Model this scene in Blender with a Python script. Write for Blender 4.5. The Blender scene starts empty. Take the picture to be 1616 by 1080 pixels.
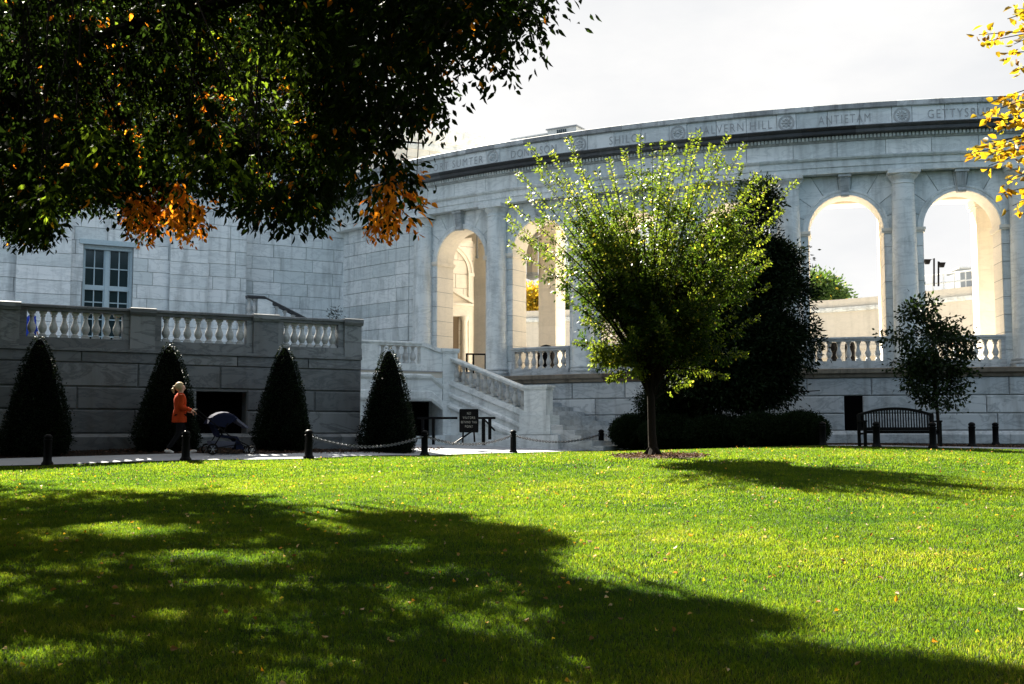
import bpy, bmesh, math, random
import numpy as np
from mathutils import Vector, Matrix
R = math.radians
random.seed(7); rng = np.random.default_rng(7)
scene = bpy.context.scene
COL = scene.collection

# ------------------------------------------------------------------ camera
FPX, PH, HY = 1800.0, math.atan((686-540)/1800.0), 686
cam = bpy.data.cameras.new('camera'); camo = bpy.data.objects.new('camera', cam); COL.objects.link(camo)
cam.sensor_width = 36; cam.lens = 36*FPX/1616; cam.clip_start = .1; cam.clip_end = 3000
camo.location = (0, 0, 0); camo.rotation_euler = (R(90)+PH, 0, 0)
scene.camera = camo

# ------------------------------------------------------------------ light
SUN_A, SUN_E = R(30), R(43)
sd = Vector((math.sin(SUN_A)*math.cos(SUN_E), -math.cos(SUN_A)*math.cos(SUN_E), -math.sin(SUN_E)))   # direction light travels
sl = bpy.data.lights.new('sun', 'SUN'); sl.energy = 5.0; sl.angle = R(.5); sl.color = (1, .93, .80)
so = bpy.data.objects.new('sun', sl); COL.objects.link(so); so.rotation_euler = sd.to_track_quat('-Z', 'Y').to_euler()
w = bpy.data.worlds.new('World'); scene.world = w; w.use_nodes = True
nt = w.node_tree; nd = nt.nodes; lk = nt.links
bg = nd['Background']; bg.inputs[1].default_value = 0.05
sky = nd.new('ShaderNodeTexSky'); sky.sky_type = 'NISHITA'; sky.sun_disc = False
sky.sun_elevation = SUN_E; sky.sun_rotation = -SUN_A; sky.air_density = 1.0; sky.dust_density = 1.5
tc = nd.new('ShaderNodeTexCoord')
# thin bright cloud veil: thick on the sun's side, breaking up to blue on the other
nz = nd.new('ShaderNodeTexNoise'); nz.inputs['Scale'].default_value = 2.2; nz.inputs['Detail'].default_value = 7; nz.inputs['Roughness'].default_value = .55
mp = nd.new('ShaderNodeMapping'); mp.inputs['Scale'].default_value = (1, 1, 2.6)
lk.new(tc.outputs['Generated'], mp.inputs[0]); lk.new(mp.outputs[0], nz.inputs['Vector'])
dt = nd.new('ShaderNodeVectorMath'); dt.operation = 'DOT_PRODUCT'; dt.inputs[1].default_value = (-.15, .9, .35)
lk.new(tc.outputs['Generated'], dt.inputs[0])
ad = nd.new('ShaderNodeMath'); ad.operation = 'MULTIPLY_ADD'; ad.inputs[1].default_value = .55; lk.new(dt.outputs['Value'], ad.inputs[0]); lk.new(nz.outputs[0], ad.inputs[2])
cr = nd.new('ShaderNodeMapRange'); cr.inputs[1].default_value = .12; cr.inputs[2].default_value = .62
lk.new(ad.outputs[0], cr.inputs[0])
cc = nd.new('ShaderNodeValToRGB'); cc.color_ramp.elements[0].position = .35; cc.color_ramp.elements[0].color = (2.72, 2.8, 2.92, 1)
cc.color_ramp.elements[1].position = .62; cc.color_ramp.elements[1].color = (3.55, 3.52, 3.47, 1)
lk.new(nz.outputs[0], cc.inputs[0])
# away from the sun the veil is thin and lets the blue through
hb_ = nd.new('ShaderNodeMix'); hb_.data_type = 'RGBA'; hb_.inputs[0].default_value = .5; hb_.inputs[7].default_value = (2.1, 2.95, 3.75, 1)
lk.new(sky.outputs[0], hb_.inputs[6])
mx = nd.new('ShaderNodeMix'); mx.data_type = 'RGBA'
lk.new(cr.outputs[0], mx.inputs[0]); lk.new(hb_.outputs[2], mx.inputs[6]); lk.new(cc.outputs[0], mx.inputs[7])
lk.new(mx.outputs[2], bg.inputs[0])
scene.view_settings.view_transform = 'Standard'; scene.view_settings.look = 'None'
scene.view_settings.gamma = 1; scene.view_settings.exposure = 2.55
scene.cycles.max_bounces = 8; scene.cycles.diffuse_bounces = 5; scene.cycles.transmission_bounces = 5; scene.cycles.transparent_max_bounces = 4

# ------------------------------------------------------------------ pixel helpers (used to survey positions only)
SP, CPH = math.sin(PH), math.cos(PH)
def ray(px, py):
    u = (px-808)/FPX; v = (540-py)/FPX
    return (u, CPH-v*SP, SP+v*CPH)
def at(px, py, Y):
    r = ray(px, py); return Vector((r[0]*Y/r[1], Y, r[2]*Y/r[1]))
def proj(x, y, z):
    d = y*CPH+z*SP; up = -y*SP+z*CPH
    return 808+FPX*x/d, 540-FPX*up/d
def zat(py, Y): return at(808, py, Y).z

# ------------------------------------------------------------------ terrain
_cp = np.array([(0,-4,-1.62),(-12,-4,-1.65),(12,-4,-1.6),(-4,6,-1.33),(4,6,-1.31),(-8,11,-1.16),(0,12,-1.04),(8,12,-1.03),(0,17,-.83),
 (2.7,22,-.43),(-8,18,-.92),(8,18,-.76),(8.5,22,-.55),(14,22,-.62),(-2,23,-.58),(-9.9,24.3,-.66),(-7.1,24.9,-.585),(-4.6,25.8,-.56),(-2.26,29.5,-.56),(.04,32.6,-.54),
 (2.8,36,-.50),(5.4,34.5,-.42),(8.2,30.4,-.32),(9.6,29,-.335),(13,28,-.39),(17,27,-.42),(-7.5,26,-.475),(-11,25.8,-.5),(-4.5,28,-.47),(-1.5,33,-.45),
 (-9,28,-.36),(-5,30,-.4),(10,33,-.3),(15,31,-.36),(18,34,-.3),(-18,24,-.6),(-20,10,-1.2),(22,12,-1.0),(22,24,-.5),(-4,36,-.35),(2,39,-.35),(10,37,-.28),(-20,40,-.35),(24,40,-.3)])
def _U(r2): return np.where(r2 > 1e-9, r2*np.log(np.maximum(r2, 1e-9)), 0)
def _tps():
    n = len(_cp); P = _cp[:, :2]
    K = _U(((P[:, None]-P[None])**2).sum(-1))+np.eye(n)*.8
    Q = np.c_[np.ones(n), P]; A = np.zeros((n+3, n+3)); A[:n, :n] = K; A[:n, n:] = Q; A[n:, :n] = Q.T
    return np.linalg.solve(A, np.r_[_cp[:, 2], 0, 0, 0])
_w = _tps()
def gz(x, y):
    x = np.clip(np.asarray(x, float), -20, 24); y = np.clip(np.asarray(y, float), -4, 40)
    sh = x.shape; q = np.c_[x.ravel(), y.ravel()]; out = np.empty(len(q))
    for i in range(0, len(q), 20000):
        s = q[i:i+20000]
        out[i:i+20000] = _U(((s[:, None]-_cp[None, :, :2])**2).sum(-1))@_w[:-3]+_w[-3]+s@_w[-2:]
    return out.reshape(sh)
def g1(x, y): return float(gz(np.array([x]), np.array([y]))[0])
def ground_at_px(px, py):
    """point of the terrain seen at a pixel"""
    r = ray(px, py); k = 4.0
    while k < 60:
        if r[2]*k < g1(r[0]*k, r[1]*k): break
        k += .15
    return r[0]*k, r[1]*k

# ------------------------------------------------------------------ mesh builder and object helpers
WL = {}
class MB:
    def __init__(s): s.v = []; s.f = []; s.t = []; s.sm = []; s.tone = .5; s.smooth = False
    def face(s, idx): s.f.append(tuple(idx)); s.t.append(s.tone); s.sm.append(s.smooth)
    def add(s, verts, faces):
        b = len(s.v); s.v.extend([tuple(q) for q in verts])
        for f in faces: s.face([b+i for i in f])
    def box(s, x0, x1, y0, y1, z0, z1):
        s.hexa([(x0,y0,z0),(x1,y0,z0),(x1,y1,z0),(x0,y1,z0)], [(x0,y0,z1),(x1,y0,z1),(x1,y1,z1),(x0,y1,z1)])
    def hexa(s, bot, top):
        s.add(list(bot)+list(top), [(3,2,1,0),(4,5,6,7),(0,1,5,4),(1,2,6,5),(2,3,7,6),(3,0,4,7)])
    def lathe(s, c, prof, n=16, smooth=True, sq=False):
        s.smooth = smooth; V = []; F = []
        for (r, z) in prof:
            for i in range(n):
                a = 2*math.pi*(i+.5)/n
                V.append((c[0]+r*math.cos(a), c[1]+r*math.sin(a), c[2]+z))
        for j in range(len(prof)-1):
            for i in range(n):
                F.append((j*n+i, j*n+(i+1) % n, (j+1)*n+(i+1) % n, (j+1)*n+i))
        F.append(tuple(range(n))[::-1]); F.append(tuple((len(prof)-1)*n+i for i in range(n)))
        s.add(V, F); s.smooth = False
    def tube(s, pts, r0, r1=None, n=6, smooth=True):
        r1 = r0 if r1 is None else r1; pts = [Vector(p) for p in pts]; m = len(pts)
        if m < 2: return
        s.smooth = smooth; V = []; F = []
        for j, p in enumerate(pts):
            d = (pts[min(j+1, m-1)]-pts[max(j-1, 0)])
            if d.length < 1e-9: d = Vector((0, 0, 1))
            d.normalize(); a = d.cross(Vector((0, 0, 1)) if abs(d.z) < .9 else Vector((1, 0, 0))).normalized(); b = d.cross(a)
            r = (r0[j] if isinstance(r0, (list, tuple)) else r0+(r1-r0)*j/(m-1))
            for i in range(n):
                t = 2*math.pi*i/n; V.append(p+a*(r*math.cos(t))+b*(r*math.sin(t)))
        for j in range(m-1):
            for i in range(n): F.append((j*n+i, j*n+(i+1) % n, (j+1)*n+(i+1) % n, (j+1)*n+i))
        F.append(tuple(range(n))[::-1]); F.append(tuple((m-1)*n+i for i in range(n)))
        s.add(V, F); s.smooth = False
    def bar(s, a, b, wx, wz):
        a = Vector(a); b = Vector(b); d = (b-a).normalized()
        up = Vector((0, 0, 1)) if abs(d.z) < .9 else Vector((0, 1, 0))
        x = d.cross(up).normalized()*wx/2; y = x.cross(d).normalized()*wz/2
        s.hexa([a-x-y, a+x-y, a+x+y, a-x+y], [b-x-y, b+x-y, b+x+y, b-x+y])
    def build(s, name, mat, parent=None, loc=(0, 0, 0), fix=True, **kw):
        me = bpy.data.meshes.new(name)
        me.from_pydata([tuple(p) for p in s.v], [], s.f); me.validate(clean_customdata=False)
        if len(me.polygons) == len(s.f):
            a = me.attributes.new('tone', 'FLOAT', 'FACE'); a.data.foreach_set('value', np.array(s.t, 'f'))
            me.polygons.foreach_set('use_smooth', np.array(s.sm, bool))
        if fix:
            bm = bmesh.new(); bm.from_mesh(me); bmesh.ops.recalc_face_normals(bm, faces=bm.faces); bm.to_mesh(me); bm.free()
        if any(s.sm): me.set_sharp_from_angle(angle=R(40))
        me.materials.append(mat); me.update()
        return place(bpy.data.objects.new(name, me), parent, loc, **kw)
def place(o, parent=None, loc=(0, 0, 0), label=None, cat=None, group=None, kind=None):
    COL.objects.link(o); loc = Vector(loc)
    if parent is not None:
        o.parent = parent; o.location = loc-WL[parent.name]
    else: o.location = loc
    WL[o.name] = loc.copy(); tag(o, label, cat, group, kind)
    return o
def tag(o, label=None, cat=None, group=None, kind=None):
    if label: o['label'] = label
    if cat: o['category'] = cat
    if group: o['group'] = group
    if kind: o['kind'] = kind
def thing(name, label, cat, loc=(0, 0, 0), group=None):
    return place(bpy.data.objects.new(name, None), None, loc, label, cat, group)
def inst(o, parent, loc, rz=0):
    c = o.copy(); 
    for k in ('label', 'category', 'group'):
        if k in c and parent is not None: del c[k]
    COL.objects.link(c); c.parent = parent; c.location = Vector(loc)-(WL[parent.name] if parent else Vector()); c.rotation_euler = (0, 0, rz)
    WL[c.name] = Vector(loc); return c
def copy_thing(root, loc, rz, label, group=None):
    r = root.copy(); COL.objects.link(r); r.location = loc; r.rotation_euler = (0, 0, rz); r['label'] = label
    if group: r['group'] = group
    WL[r.name] = Vector(loc)
    for ch in list(root.children):
        c = ch.copy(); COL.objects.link(c); c.parent = r
        for g in list(ch.children):
            d = g.copy(); COL.objects.link(d); d.parent = c
    return r

# ------------------------------------------------------------------ materials
def newmat(name):
    m = bpy.data.materials.new(name); m.use_nodes = True
    return m, m.node_tree.nodes, m.node_tree.links, m.node_tree.nodes['Principled BSDF']
def plain(name, col, rough=.6, metal=0, noise=.15, scale=20, bump=0):
    m, n, l, b = newmat(name); b.inputs['Roughness'].default_value = rough; b.inputs['Metallic'].default_value = metal; b.inputs['Specular IOR Level'].default_value = .07 if rough > .3 else .5
    t = n.new('ShaderNodeTexNoise'); t.inputs['Scale'].default_value = scale; t.inputs['Detail'].default_value = 4
    c = n.new('ShaderNodeTexCoord'); l.new(c.outputs['Object'], t.inputs['Vector'])
    r = n.new('ShaderNodeMix'); r.data_type = 'RGBA'
    r.inputs[6].default_value = (*[x*(1-noise) for x in col], 1); r.inputs[7].default_value = (*[min(1, x*(1+noise)) for x in col], 1)
    l.new(t.outputs[0], r.inputs[0]); l.new(r.outputs[2], b.inputs['Base Color'])
    if bump:
        bp = n.new('ShaderNodeBump'); bp.inputs['Strength'].default_value = bump; bp.inputs['Distance'].default_value = .01
        l.new(t.outputs[0], bp.inputs['Height']); l.new(bp.outputs[0], b.inputs['Normal'])
    return m
def marble(name, light, dark, stain=(.12, .12, .11), st=.25, vein=.35, rough=.55):
    """weathered marble: per-block tone, grey veins, vertical rain stains"""
    m, n, l, b = newmat(name); b.inputs['Roughness'].default_value = rough; b.inputs['Specular IOR Level'].default_value = .3
    at_ = n.new('ShaderNodeAttribute'); at_.attribute_name = 'tone'
    c = n.new('ShaderNodeTexCoord')
    m1 = n.new('ShaderNodeMix'); m1.data_type = 'RGBA'; m1.inputs[6].default_value = (*dark, 1); m1.inputs[7].default_value = (*light, 1)
    l.new(at_.outputs['Fac'], m1.inputs[0])
    # veins, offset per block so that they do not run across joints
    geo = n.new('ShaderNodeNewGeometry')
    off = n.new('ShaderNodeVectorMath'); off.operation = 'SCALE'; off.inputs[0].default_value = (37, 11, 23); l.new(at_.outputs['Fac'], off.inputs['Scale'])
    vm = n.new('ShaderNodeVectorMath'); vm.operation = 'ADD'; l.new(geo.outputs['Position'], vm.inputs[0]); l.new(off.outputs[0], vm.inputs[1])
    mp_ = n.new('ShaderNodeMapping'); mp_.inputs['Rotation'].default_value = (.5, .6, .3); mp_.inputs['Scale'].default_value = (.9, .9, 2.6); l.new(vm.outputs[0], mp_.inputs[0])
    nz_ = n.new('ShaderNodeTexNoise'); nz_.inputs['Scale'].default_value = 1.1; nz_.inputs['Detail'].default_value = 8; nz_.inputs['Roughness'].default_value = .62; nz_.inputs['Distortion'].default_value = .9
    l.new(mp_.outputs[0], nz_.inputs['Vector'])
    vr = n.new('ShaderNodeValToRGB'); e = vr.color_ramp.elements; e[0].position = .45; e[0].color = (0, 0, 0, 1); e[1].position = .5; e[1].color = (1, 1, 1, 1); x = e.new(.55); x.color = (0, 0, 0, 1)
    l.new(nz_.outputs[0], vr.inputs[0])
    vf = n.new('ShaderNodeMath'); vf.operation = 'MULTIPLY'; vf.inputs[1].default_value = vein; l.new(vr.outputs[0], vf.inputs[0])
    m2 = n.new('ShaderNodeMix'); m2.data_type = 'RGBA'; m2.inputs[7].default_value = (dark[0]*.55, dark[1]*.58, dark[2]*.6, 1)
    l.new(vf.outputs[0], m2.inputs[0]); l.new(m1.outputs[2], m2.inputs[6])
    # stains
    mp2 = n.new('ShaderNodeMapping'); mp2.inputs['Scale'].default_value = (2.2, 2.2, .35); l.new(geo.outputs['Position'], mp2.inputs[0])
    n2 = n.new('ShaderNodeTexNoise'); n2.inputs['Scale'].default_value = 1.5; n2.inputs['Detail'].default_value = 6; n2.inputs['Roughness'].default_value = .6; l.new(mp2.outputs[0], n2.inputs['Vector'])
    r2 = n.new('ShaderNodeMapRange'); r2.inputs[1].default_value = .48; r2.inputs[2].default_value = .74; r2.inputs[4].default_value = st; l.new(n2.outputs[0], r2.inputs[0])
    m3 = n.new('ShaderNodeMix'); m3.data_type = 'RGBA'; m3.inputs[7].default_value = (*stain, 1)
    l.new(r2.outputs[0], m3.inputs[0]); l.new(m2.outputs[2], m3.inputs[6]); l.new(m3.outputs[2], b.inputs['Base Color'])
    n3 = n.new('ShaderNodeTexNoise'); n3.inputs['Scale'].default_value = 14; n3.inputs['Detail'].default_value = 5; l.new(geo.outputs['Position'], n3.inputs['Vector'])
    bp = n.new('ShaderNodeBump'); bp.inputs['Strength'].default_value = .25; bp.inputs['Distance'].default_value = .012
    l.new(n3.outputs[0], bp.inputs['Height']); l.new(bp.outputs[0], b.inputs['Normal'])
    return m
def leafmat(name, cols, oranges, trans=.45, rough=.5, spec=.3, tboost=1.6):
    """cols: dark/light green by 'tone'; oranges by 'hue' attribute"""
    m, n, l, b = newmat(name); out = n['Material Output']
    a1 = n.new('ShaderNodeAttribute'); a1.attribute_name = 'tone'
    a2 = n.new('ShaderNodeAttribute'); a2.attribute_name = 'hue'
    def rmp(cs, src):
        r = n.new('ShaderNodeValToRGB'); e = r.color_ramp.elements; e[0].color = (*cs[0], 1); e[1].color = (*cs[-1], 1)
        for i, cx in enumerate(cs[1:-1]): q = e.new((i+1)/(len(cs)-1)); q.color = (*cx, 1)
        l.new(src, r.inputs[0]); return r.outputs[0]
    g = rmp(cols, a1.outputs['Fac']); o = rmp(oranges, a1.outputs['Fac'])
    mxx = n.new('ShaderNodeMix'); mxx.data_type = 'RGBA'; l.new(a2.outputs['Fac'], mxx.inputs[0]); l.new(g, mxx.inputs[6]); l.new(o, mxx.inputs[7])
    b.inputs['Roughness'].default_value = rough; b.inputs['Specular IOR Level'].default_value = spec
    l.new(mxx.outputs[2], b.inputs['Base Color'])
    tr = n.new('ShaderNodeBsdfTranslucent'); sc = n.new('ShaderNodeVectorMath'); sc.operation = 'MULTIPLY'; sc.inputs[1].default_value = (tboost*1.25, tboost*1.1, tboost*.5)
    l.new(mxx.outputs[2], sc.inputs[0]); l.new(sc.outputs[0], tr.inputs['Color'])
    ms = n.new('ShaderNodeMixShader'); ms.inputs[0].default_value = trans
    l.new(b.outputs[0], ms.inputs[1]); l.new(tr.outputs[0], ms.inputs[2]); l.new(ms.outputs[0], out.inputs['Surface'])
    return m
M = {}
M['marble'] = marble('marble_upper', (.82, .84, .83), (.60, .65, .65), vein=.35, st=.55, stain=(.20, .22, .22))
M['marble_b'] = marble('marble_base', (.60, .62, .62), (.42, .45, .46), st=.5, vein=.6, stain=(.10, .085, .07))
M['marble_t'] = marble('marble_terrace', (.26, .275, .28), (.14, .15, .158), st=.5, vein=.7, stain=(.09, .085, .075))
M['marble_i'] = marble('marble_inner', (.84, .78, .68), (.77, .71, .61), st=.12, vein=.15)
M['far_marble'] = marble('marble_far', (.50, .47, .41), (.43, .40, .35), st=.2, vein=.15)
M['joint'] = plain('joint_mortar', (.20, .21, .21), .9)
M['joint_i'] = plain('joint_mortar_inner', (.4, .36, .3), .9)
M['black_stone'] = marble('weathered_cornice', (.11, .115, .12), (.035, .037, .04), st=.5, vein=.2, stain=(.015, .015, .015))
M['parapet'] = marble('stained_parapet', (.76, .79, .79), (.55, .60, .61), vein=.3, st=.55, stain=(.20, .21, .21))
M['cap_stone'] = marble('weathered_coping', (.55, .57, .58), (.22, .23, .24), st=.8, vein=.3, stain=(.05, .05, .05))
M['bronze_stain'] = marble('rust_stained_ledge', (.30, .26, .20), (.12, .085, .06), st=.7, vein=.3, stain=(.04, .03, .02))
M['letter'] = plain('carved_letter', (.33, .34, .35), .8)
M['rosette'] = marble('carved_rosette', (.52, .54, .55), (.44, .46, .47), st=.5)
M['iron'] = plain('black_iron', (.004, .004, .0045), .5, 0, .2, 30)
M['chain'] = plain('steel_chain', (.16, .165, .18), .3, .8, .2, 30)
M['void'] = plain('dark_opening', (.003, .003, .003), .95); M['void'].node_tree.nodes['Principled BSDF'].inputs['Specular IOR Level'].default_value = 0
M['glass'] = plain('window_glass', (.02, .035, .04), .08)
M['frame'] = plain('painted_frame', (.42, .52, .56), .5)
M['wood'] = plain('dark_bench_wood', (.008, .0075, .007), .5, 0, .3, 30)
M['concrete'] = plain('pale_concrete', (.34, .35, .37), .85, 0, .18, 3, .3)
M['floor'] = plain('plaza_paving', (.62, .57, .49), .7, 0, .1, 2)
M['mulch'] = plain('mulch', (.045, .026, .02), .95, 0, .7, 30, 1)
M['soil'] = plain('bed_soil', (.018, .014, .011), .95, 0, .6, 20, 1)
M['sod'] = plain('sod', (.010, .017, .004), .95, 0, .5, 8, .6)
M['bark'] = plain('bark', (.018, .014, .011), .9, 0, .4, 25, .8)
M['grey_metal'] = plain('grey_panel', (.24, .26, .28), .5)
M['lgrey'] = plain('light_grey_panel', (.5, .52, .53), .5)

# ------------------------------------------------------------------ wall frames: F(s, z, d) -> point, d outward
CX, CY, RC = 20.67, 74.2, 38.2
def arcF(s, z, d): a = s/38.0; r = RC+d; return (CX+r*math.sin(a), CY-r*math.cos(a), z)
def sdeg(deg): return math.radians(deg)*38.0
def planeF(o, dirn):
    ux, uy = dirn; L = math.hypot(ux, uy); ux /= L; uy /= L
    return lambda s, z, d: (o[0]+ux*s+uy*d, o[1]+uy*s-ux*d, z)
U = (.877, .479)
FB = planeF((-7.1, 48.3), U)              # recessed wall of the main building
FT = planeF((-4.1, 31.0), U)              # terrace face
FL = planeF((-4.87, 37.0), U)             # stair landing
FS = planeF((-2.15, 38.5), (.84, -.54))   # stair flight
def s_px(F, px, d=0):
    lo, hi = -40., 40.
    for _ in range(60):
        m = (lo+hi)/2; x, y, z = F(m, 0, d)
        if 808+FPX*x/(y*CPH) < px: lo = m
        else: hi = m
    return (lo+hi)/2
def fbox(mb, F, s0, s1, z0, z1, d0, d1, seg=None):
    if seg is None: seg = max(1, int(abs(s1-s0)/.6)) if F is arcF else 1
    pr = [(d0, z0), (d1, z0), (d1, z1), (d0, z1)]
    sweep(mb, F, s0, s1, pr, seg)
def sweep(mb, F, s0, s1, prof, seg=None, zf=None):
    """closed profile [(d, z)] along s"""
    if seg is None: seg = max(1, int(abs(s1-s0)/.6)) if F is arcF else 1
    n = len(prof); V = []; Fc = []
    for j in range(seg+1):
        s = s0+(s1-s0)*j/seg
        for d, z in prof: V.append(F(s, z+(zf(s) if zf else 0), d))
    for j in range(seg):
        for i in range(n): Fc.append((j*n+i, j*n+(i+1) % n, (j+1)*n+(i+1) % n, (j+1)*n+i))
    Fc.append(tuple(range(n))); Fc.append(tuple(seg*n+i for i in range(n))[::-1])
    mb.add(V, Fc)
def blk(mb, F, s0, s1, z0, z1, d, bev=.008, gap=.006, zf=None):
    """one dressed stone: chamfered face standing proud of the backing"""
    s0 += gap; s1 -= gap; z0 += gap; z1 -= gap
    if s1-s0 < .03 or z1-z0 < .03: return
    mb.tone = random.random()
    k = max(1, int((s1-s0)/.7)) if F is arcF else 1
    S = [s0+(s1-s0)*i/k for i in range(k+1)]
    Si = [s0+bev+(s1-s0-2*bev)*i/k for i in range(k+1)]
    z_ = (lambda s, z: z+zf(s)) if zf else (lambda s, z: z)
    V = []
    for a, b in zip(S, Si):
        V += [F(a, z_(a, z0), d-.03), F(b, z_(b, z0+bev), d), F(b, z_(b, z1-bev), d), F(a, z_(a, z1), d-.03)]
    Fc = []
    for j in range(k):
        for i in range(3): Fc.append((j*4+i, (j+1)*4+i, (j+1)*4+i+1, j*4+i+1))
    Fc.append((0, 1, 2, 3)); Fc.append((k*4+3, k*4+2, k*4+1, k*4))
    mb.add(V, Fc)
def courses(mb, F, s0, s1, zs, d, w=1.15, bev=.007, gap=.0045, holes=(), var=.35, phase=0):
    for c in range(len(zs)-1):
        z0, z1 = zs[c], zs[c+1]
        cuts = [s0]; s = s0-((c+phase) % 2)*w*.5
        while s < s1:
            s += w*(1+random.uniform(-var, var)*.5)
            if s-cuts[-1] > .2 and s1-s > .2: cuts.append(s)
        cuts.append(s1)
        hs = [h for h in holes if h[2] < z1-.02 and h[3] > z0+.02]
        for a, b in zip(cuts, cuts[1:]):
            iv = [(a, b)]
            for h in hs:
                nv = []
                for p, q in iv:
                    if q <= h[0] or p >= h[1]: nv.append((p, q)); continue
                    if p < h[0]: nv.append((p, h[0]))
                    if q > h[1]: nv.append((h[1], q))
                iv = nv
            for p, q in iv:
                if q-p > .05: blk(mb, F, p, q, z0, z1, d, bev, gap)
def zrange(z0, z1, h):
    n = max(1, round((z1-z0)/h)); return [z0+(z1-z0)*i/n for i in range(n+1)]

# baluster mesh shared by every balustrade
def baluster_mesh():
    mb = MB(); mb.box(-.085, .085, -.085, .085, 0, .055); mb.box(-.08, .08, -.08, .08, .58, .63)
    mb.lathe((0, 0, 0), [(.07, .055), (.078, .07), (.07, .09), (.05, .105), (.072, .14), (.098, .2), (.1, .25), (.085, .31), (.06, .37), (.046, .44), (.044, .49), (.062, .505), (.064, .525), (.05, .54), (.07, .565), (.075, .58)], 12)
    mb.tone = .6
    o = mb.build('baluster', M['marble_bal']); COL.objects.unlink(o); return o.data
M['marble_bal'] = marble('marble_baluster', (.56, .56, .54), (.44, .45, .44), st=.35, vein=.4, stain=(.13, .11, .09))
BAL = baluster_mesh()
def put_balusters(F, s0, s1, z, d, parent, n, zf=None):
    for i in range(n):
        s = s0+(s1-s0)*(i+.5)/n; p = F(s, z+(zf(s) if zf else 0), d); q = F(s+.1, z, d)
        o = bpy.data.objects.new('baluster', BAL); place(o, parent, p); o.rotation_euler = (0, 0, math.atan2(q[1]-p[1], q[0]-p[0]))
def rail_prof(z, d, hw=.19, h=.15):
    return [(d-hw*.75, z-h), (d+hw*.75, z-h), (d+hw*.8, z-h*.6), (d+hw, z-h*.45), (d+hw, z-.02), (d+hw*.9, z), (d-hw*.9, z), (d-hw, z-.02), (d-hw, z-h*.45), (d-hw*.8, z-h*.6)]
# ================================================================== SETTING: ground, lawn, path
def grid(xs, ys, zf):
    X, Y = np.meshgrid(xs, ys); Z = zf(X, Y); V = np.c_[X.ravel(), Y.ravel(), Z.ravel()]
    nx = len(xs); F = [(j*nx+i, j*nx+i+1, (j+1)*nx+i+1, (j+1)*nx+i) for j in range(len(ys)-1) for i in range(nx-1)]
    return V, F
xs = np.r_[-900, -300, -90, -45, np.arange(-28, 32.1, .8), 45, 90, 300, 900]; ys = np.r_[-900, -250, -60, -25, np.arange(-8, 44.1, .8), 60, 110, 300, 900]
V, F_ = grid(xs, ys, gz); mb = MB(); mb.smooth = True; mb.add(V, F_)
mb.build('ground', M['sod'], kind='structure', fix=False)
EDGE = [(-30, 17.5), (-18, 20.9), (-14, 22.5), (-9.9, 24.2), (-7.1, 24.9), (-4.6, 25.8), (-2.3, 29.3), (.04, 32.4), (2.8, 35.4), (5.3, 34.6), (8.2, 30.6), (9.7, 29.0), (13, 28.0), (17, 27.2), (30, 26.5)]
def spl(pts, n=8):
    out = []
    P = [pts[0]]+list(pts)+[pts[-1]]
    for i in range(1, len(P)-2):
        for k in range(n):
            t = k/n; p = []
            for c in range(len(P[0])):
                a, b, c_, d = P[i-1][c], P[i][c], P[i+1][c], P[i+2][c]
                p.append(.5*((2*b)+(-a+c_)*t+(2*a-5*b+4*c_-d)*t*t+(-a+3*b-3*c_+d)*t**3))
            out.append(tuple(p))
    out.append(tuple(pts[-1])); return out
ES = spl(EDGE, 6)
def edge_y(x): return np.interp(x, [p[0] for p in ES], [p[1] for p in ES])
# path strip behind the lawn edge
def strip(pts, w0, w1, dz, name, mat, kind='structure', thick=None):
    mb = MB(); V = []; k = 5
    for i, p in enumerate(pts):
        a = Vector(pts[max(0, i-1)]); b = Vector(pts[min(len(pts)-1, i+1)]); t = (b-a).normalized(); nrm = Vector((-t.y, t.x))
        for j in range(k):
            q = Vector(p)+nrm*(w0+(w1-w0)*j/(k-1)); V.append((q.x, q.y, g1(q.x, q.y)+dz))
    F = [(i*k+j, (i+1)*k+j, (i+1)*k+j+1, i*k+j+1) for i in range(len(pts)-1) for j in range(k-1)]
    mb.add(V, F); return mb.build(name, mat, kind=kind, fix=False)
strip(ES, .05, 1.45, .025, 'path', M['concrete'])
strip(ES[:38], 1.45, 4.2, .012, 'planting_bed', M['soil'])
strip([p for p in ES if p[0] > 3.2], 1.45, 6.5, .012, 'planting_bed', M['soil'])
# paved forecourt at the foot of the stairs
mb = MB(); V, F_ = grid(np.arange(-4, 5.6, .5), np.arange(30.6, 38, .5), lambda X, Y: gz(X, Y)+.018)
F_ = [f for f in F_ if all(V[i][1] > edge_y(V[i][0])+1.0 for i in f)]
mb.add(V, F_); mb.build('forecourt', M['concrete'], kind='structure', fix=False)
# raised plaza inside the colonnade
mb = MB(); n = 72; V = []; 
for i in range(n): a = 2*math.pi*i/n; V += [(CX+37.3*math.cos(a), CY+37.3*math.sin(a), 2.1), (CX+37.3*math.cos(a), CY+37.3*math.sin(a), -1.2)]
F_ = [tuple(2*i for i in range(n))]+[(2*i, 2*i+1, (2*i+3) % (2*n), (2*i+2) % (2*n)) for i in range(n)]
mb.add(V, F_); mb.build('plaza_floor', M['floor'], kind='structure')

# ================================================================== COLONNADE
col = thing('curved_colonnade', 'long curved marble colonnade of arches and columns with battle names carved along its parapet', 'colonnade', (5, 40, 0))
TH = [-39.26+5.474*k for k in range(9)]           # column angles
S_ = [sdeg(t) for t in TH]; BAY = S_[1]-S_[0]; SL, SR = sdeg(-47.4), S_[-1]+.9
SWALL = S_[0]-.02
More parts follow.
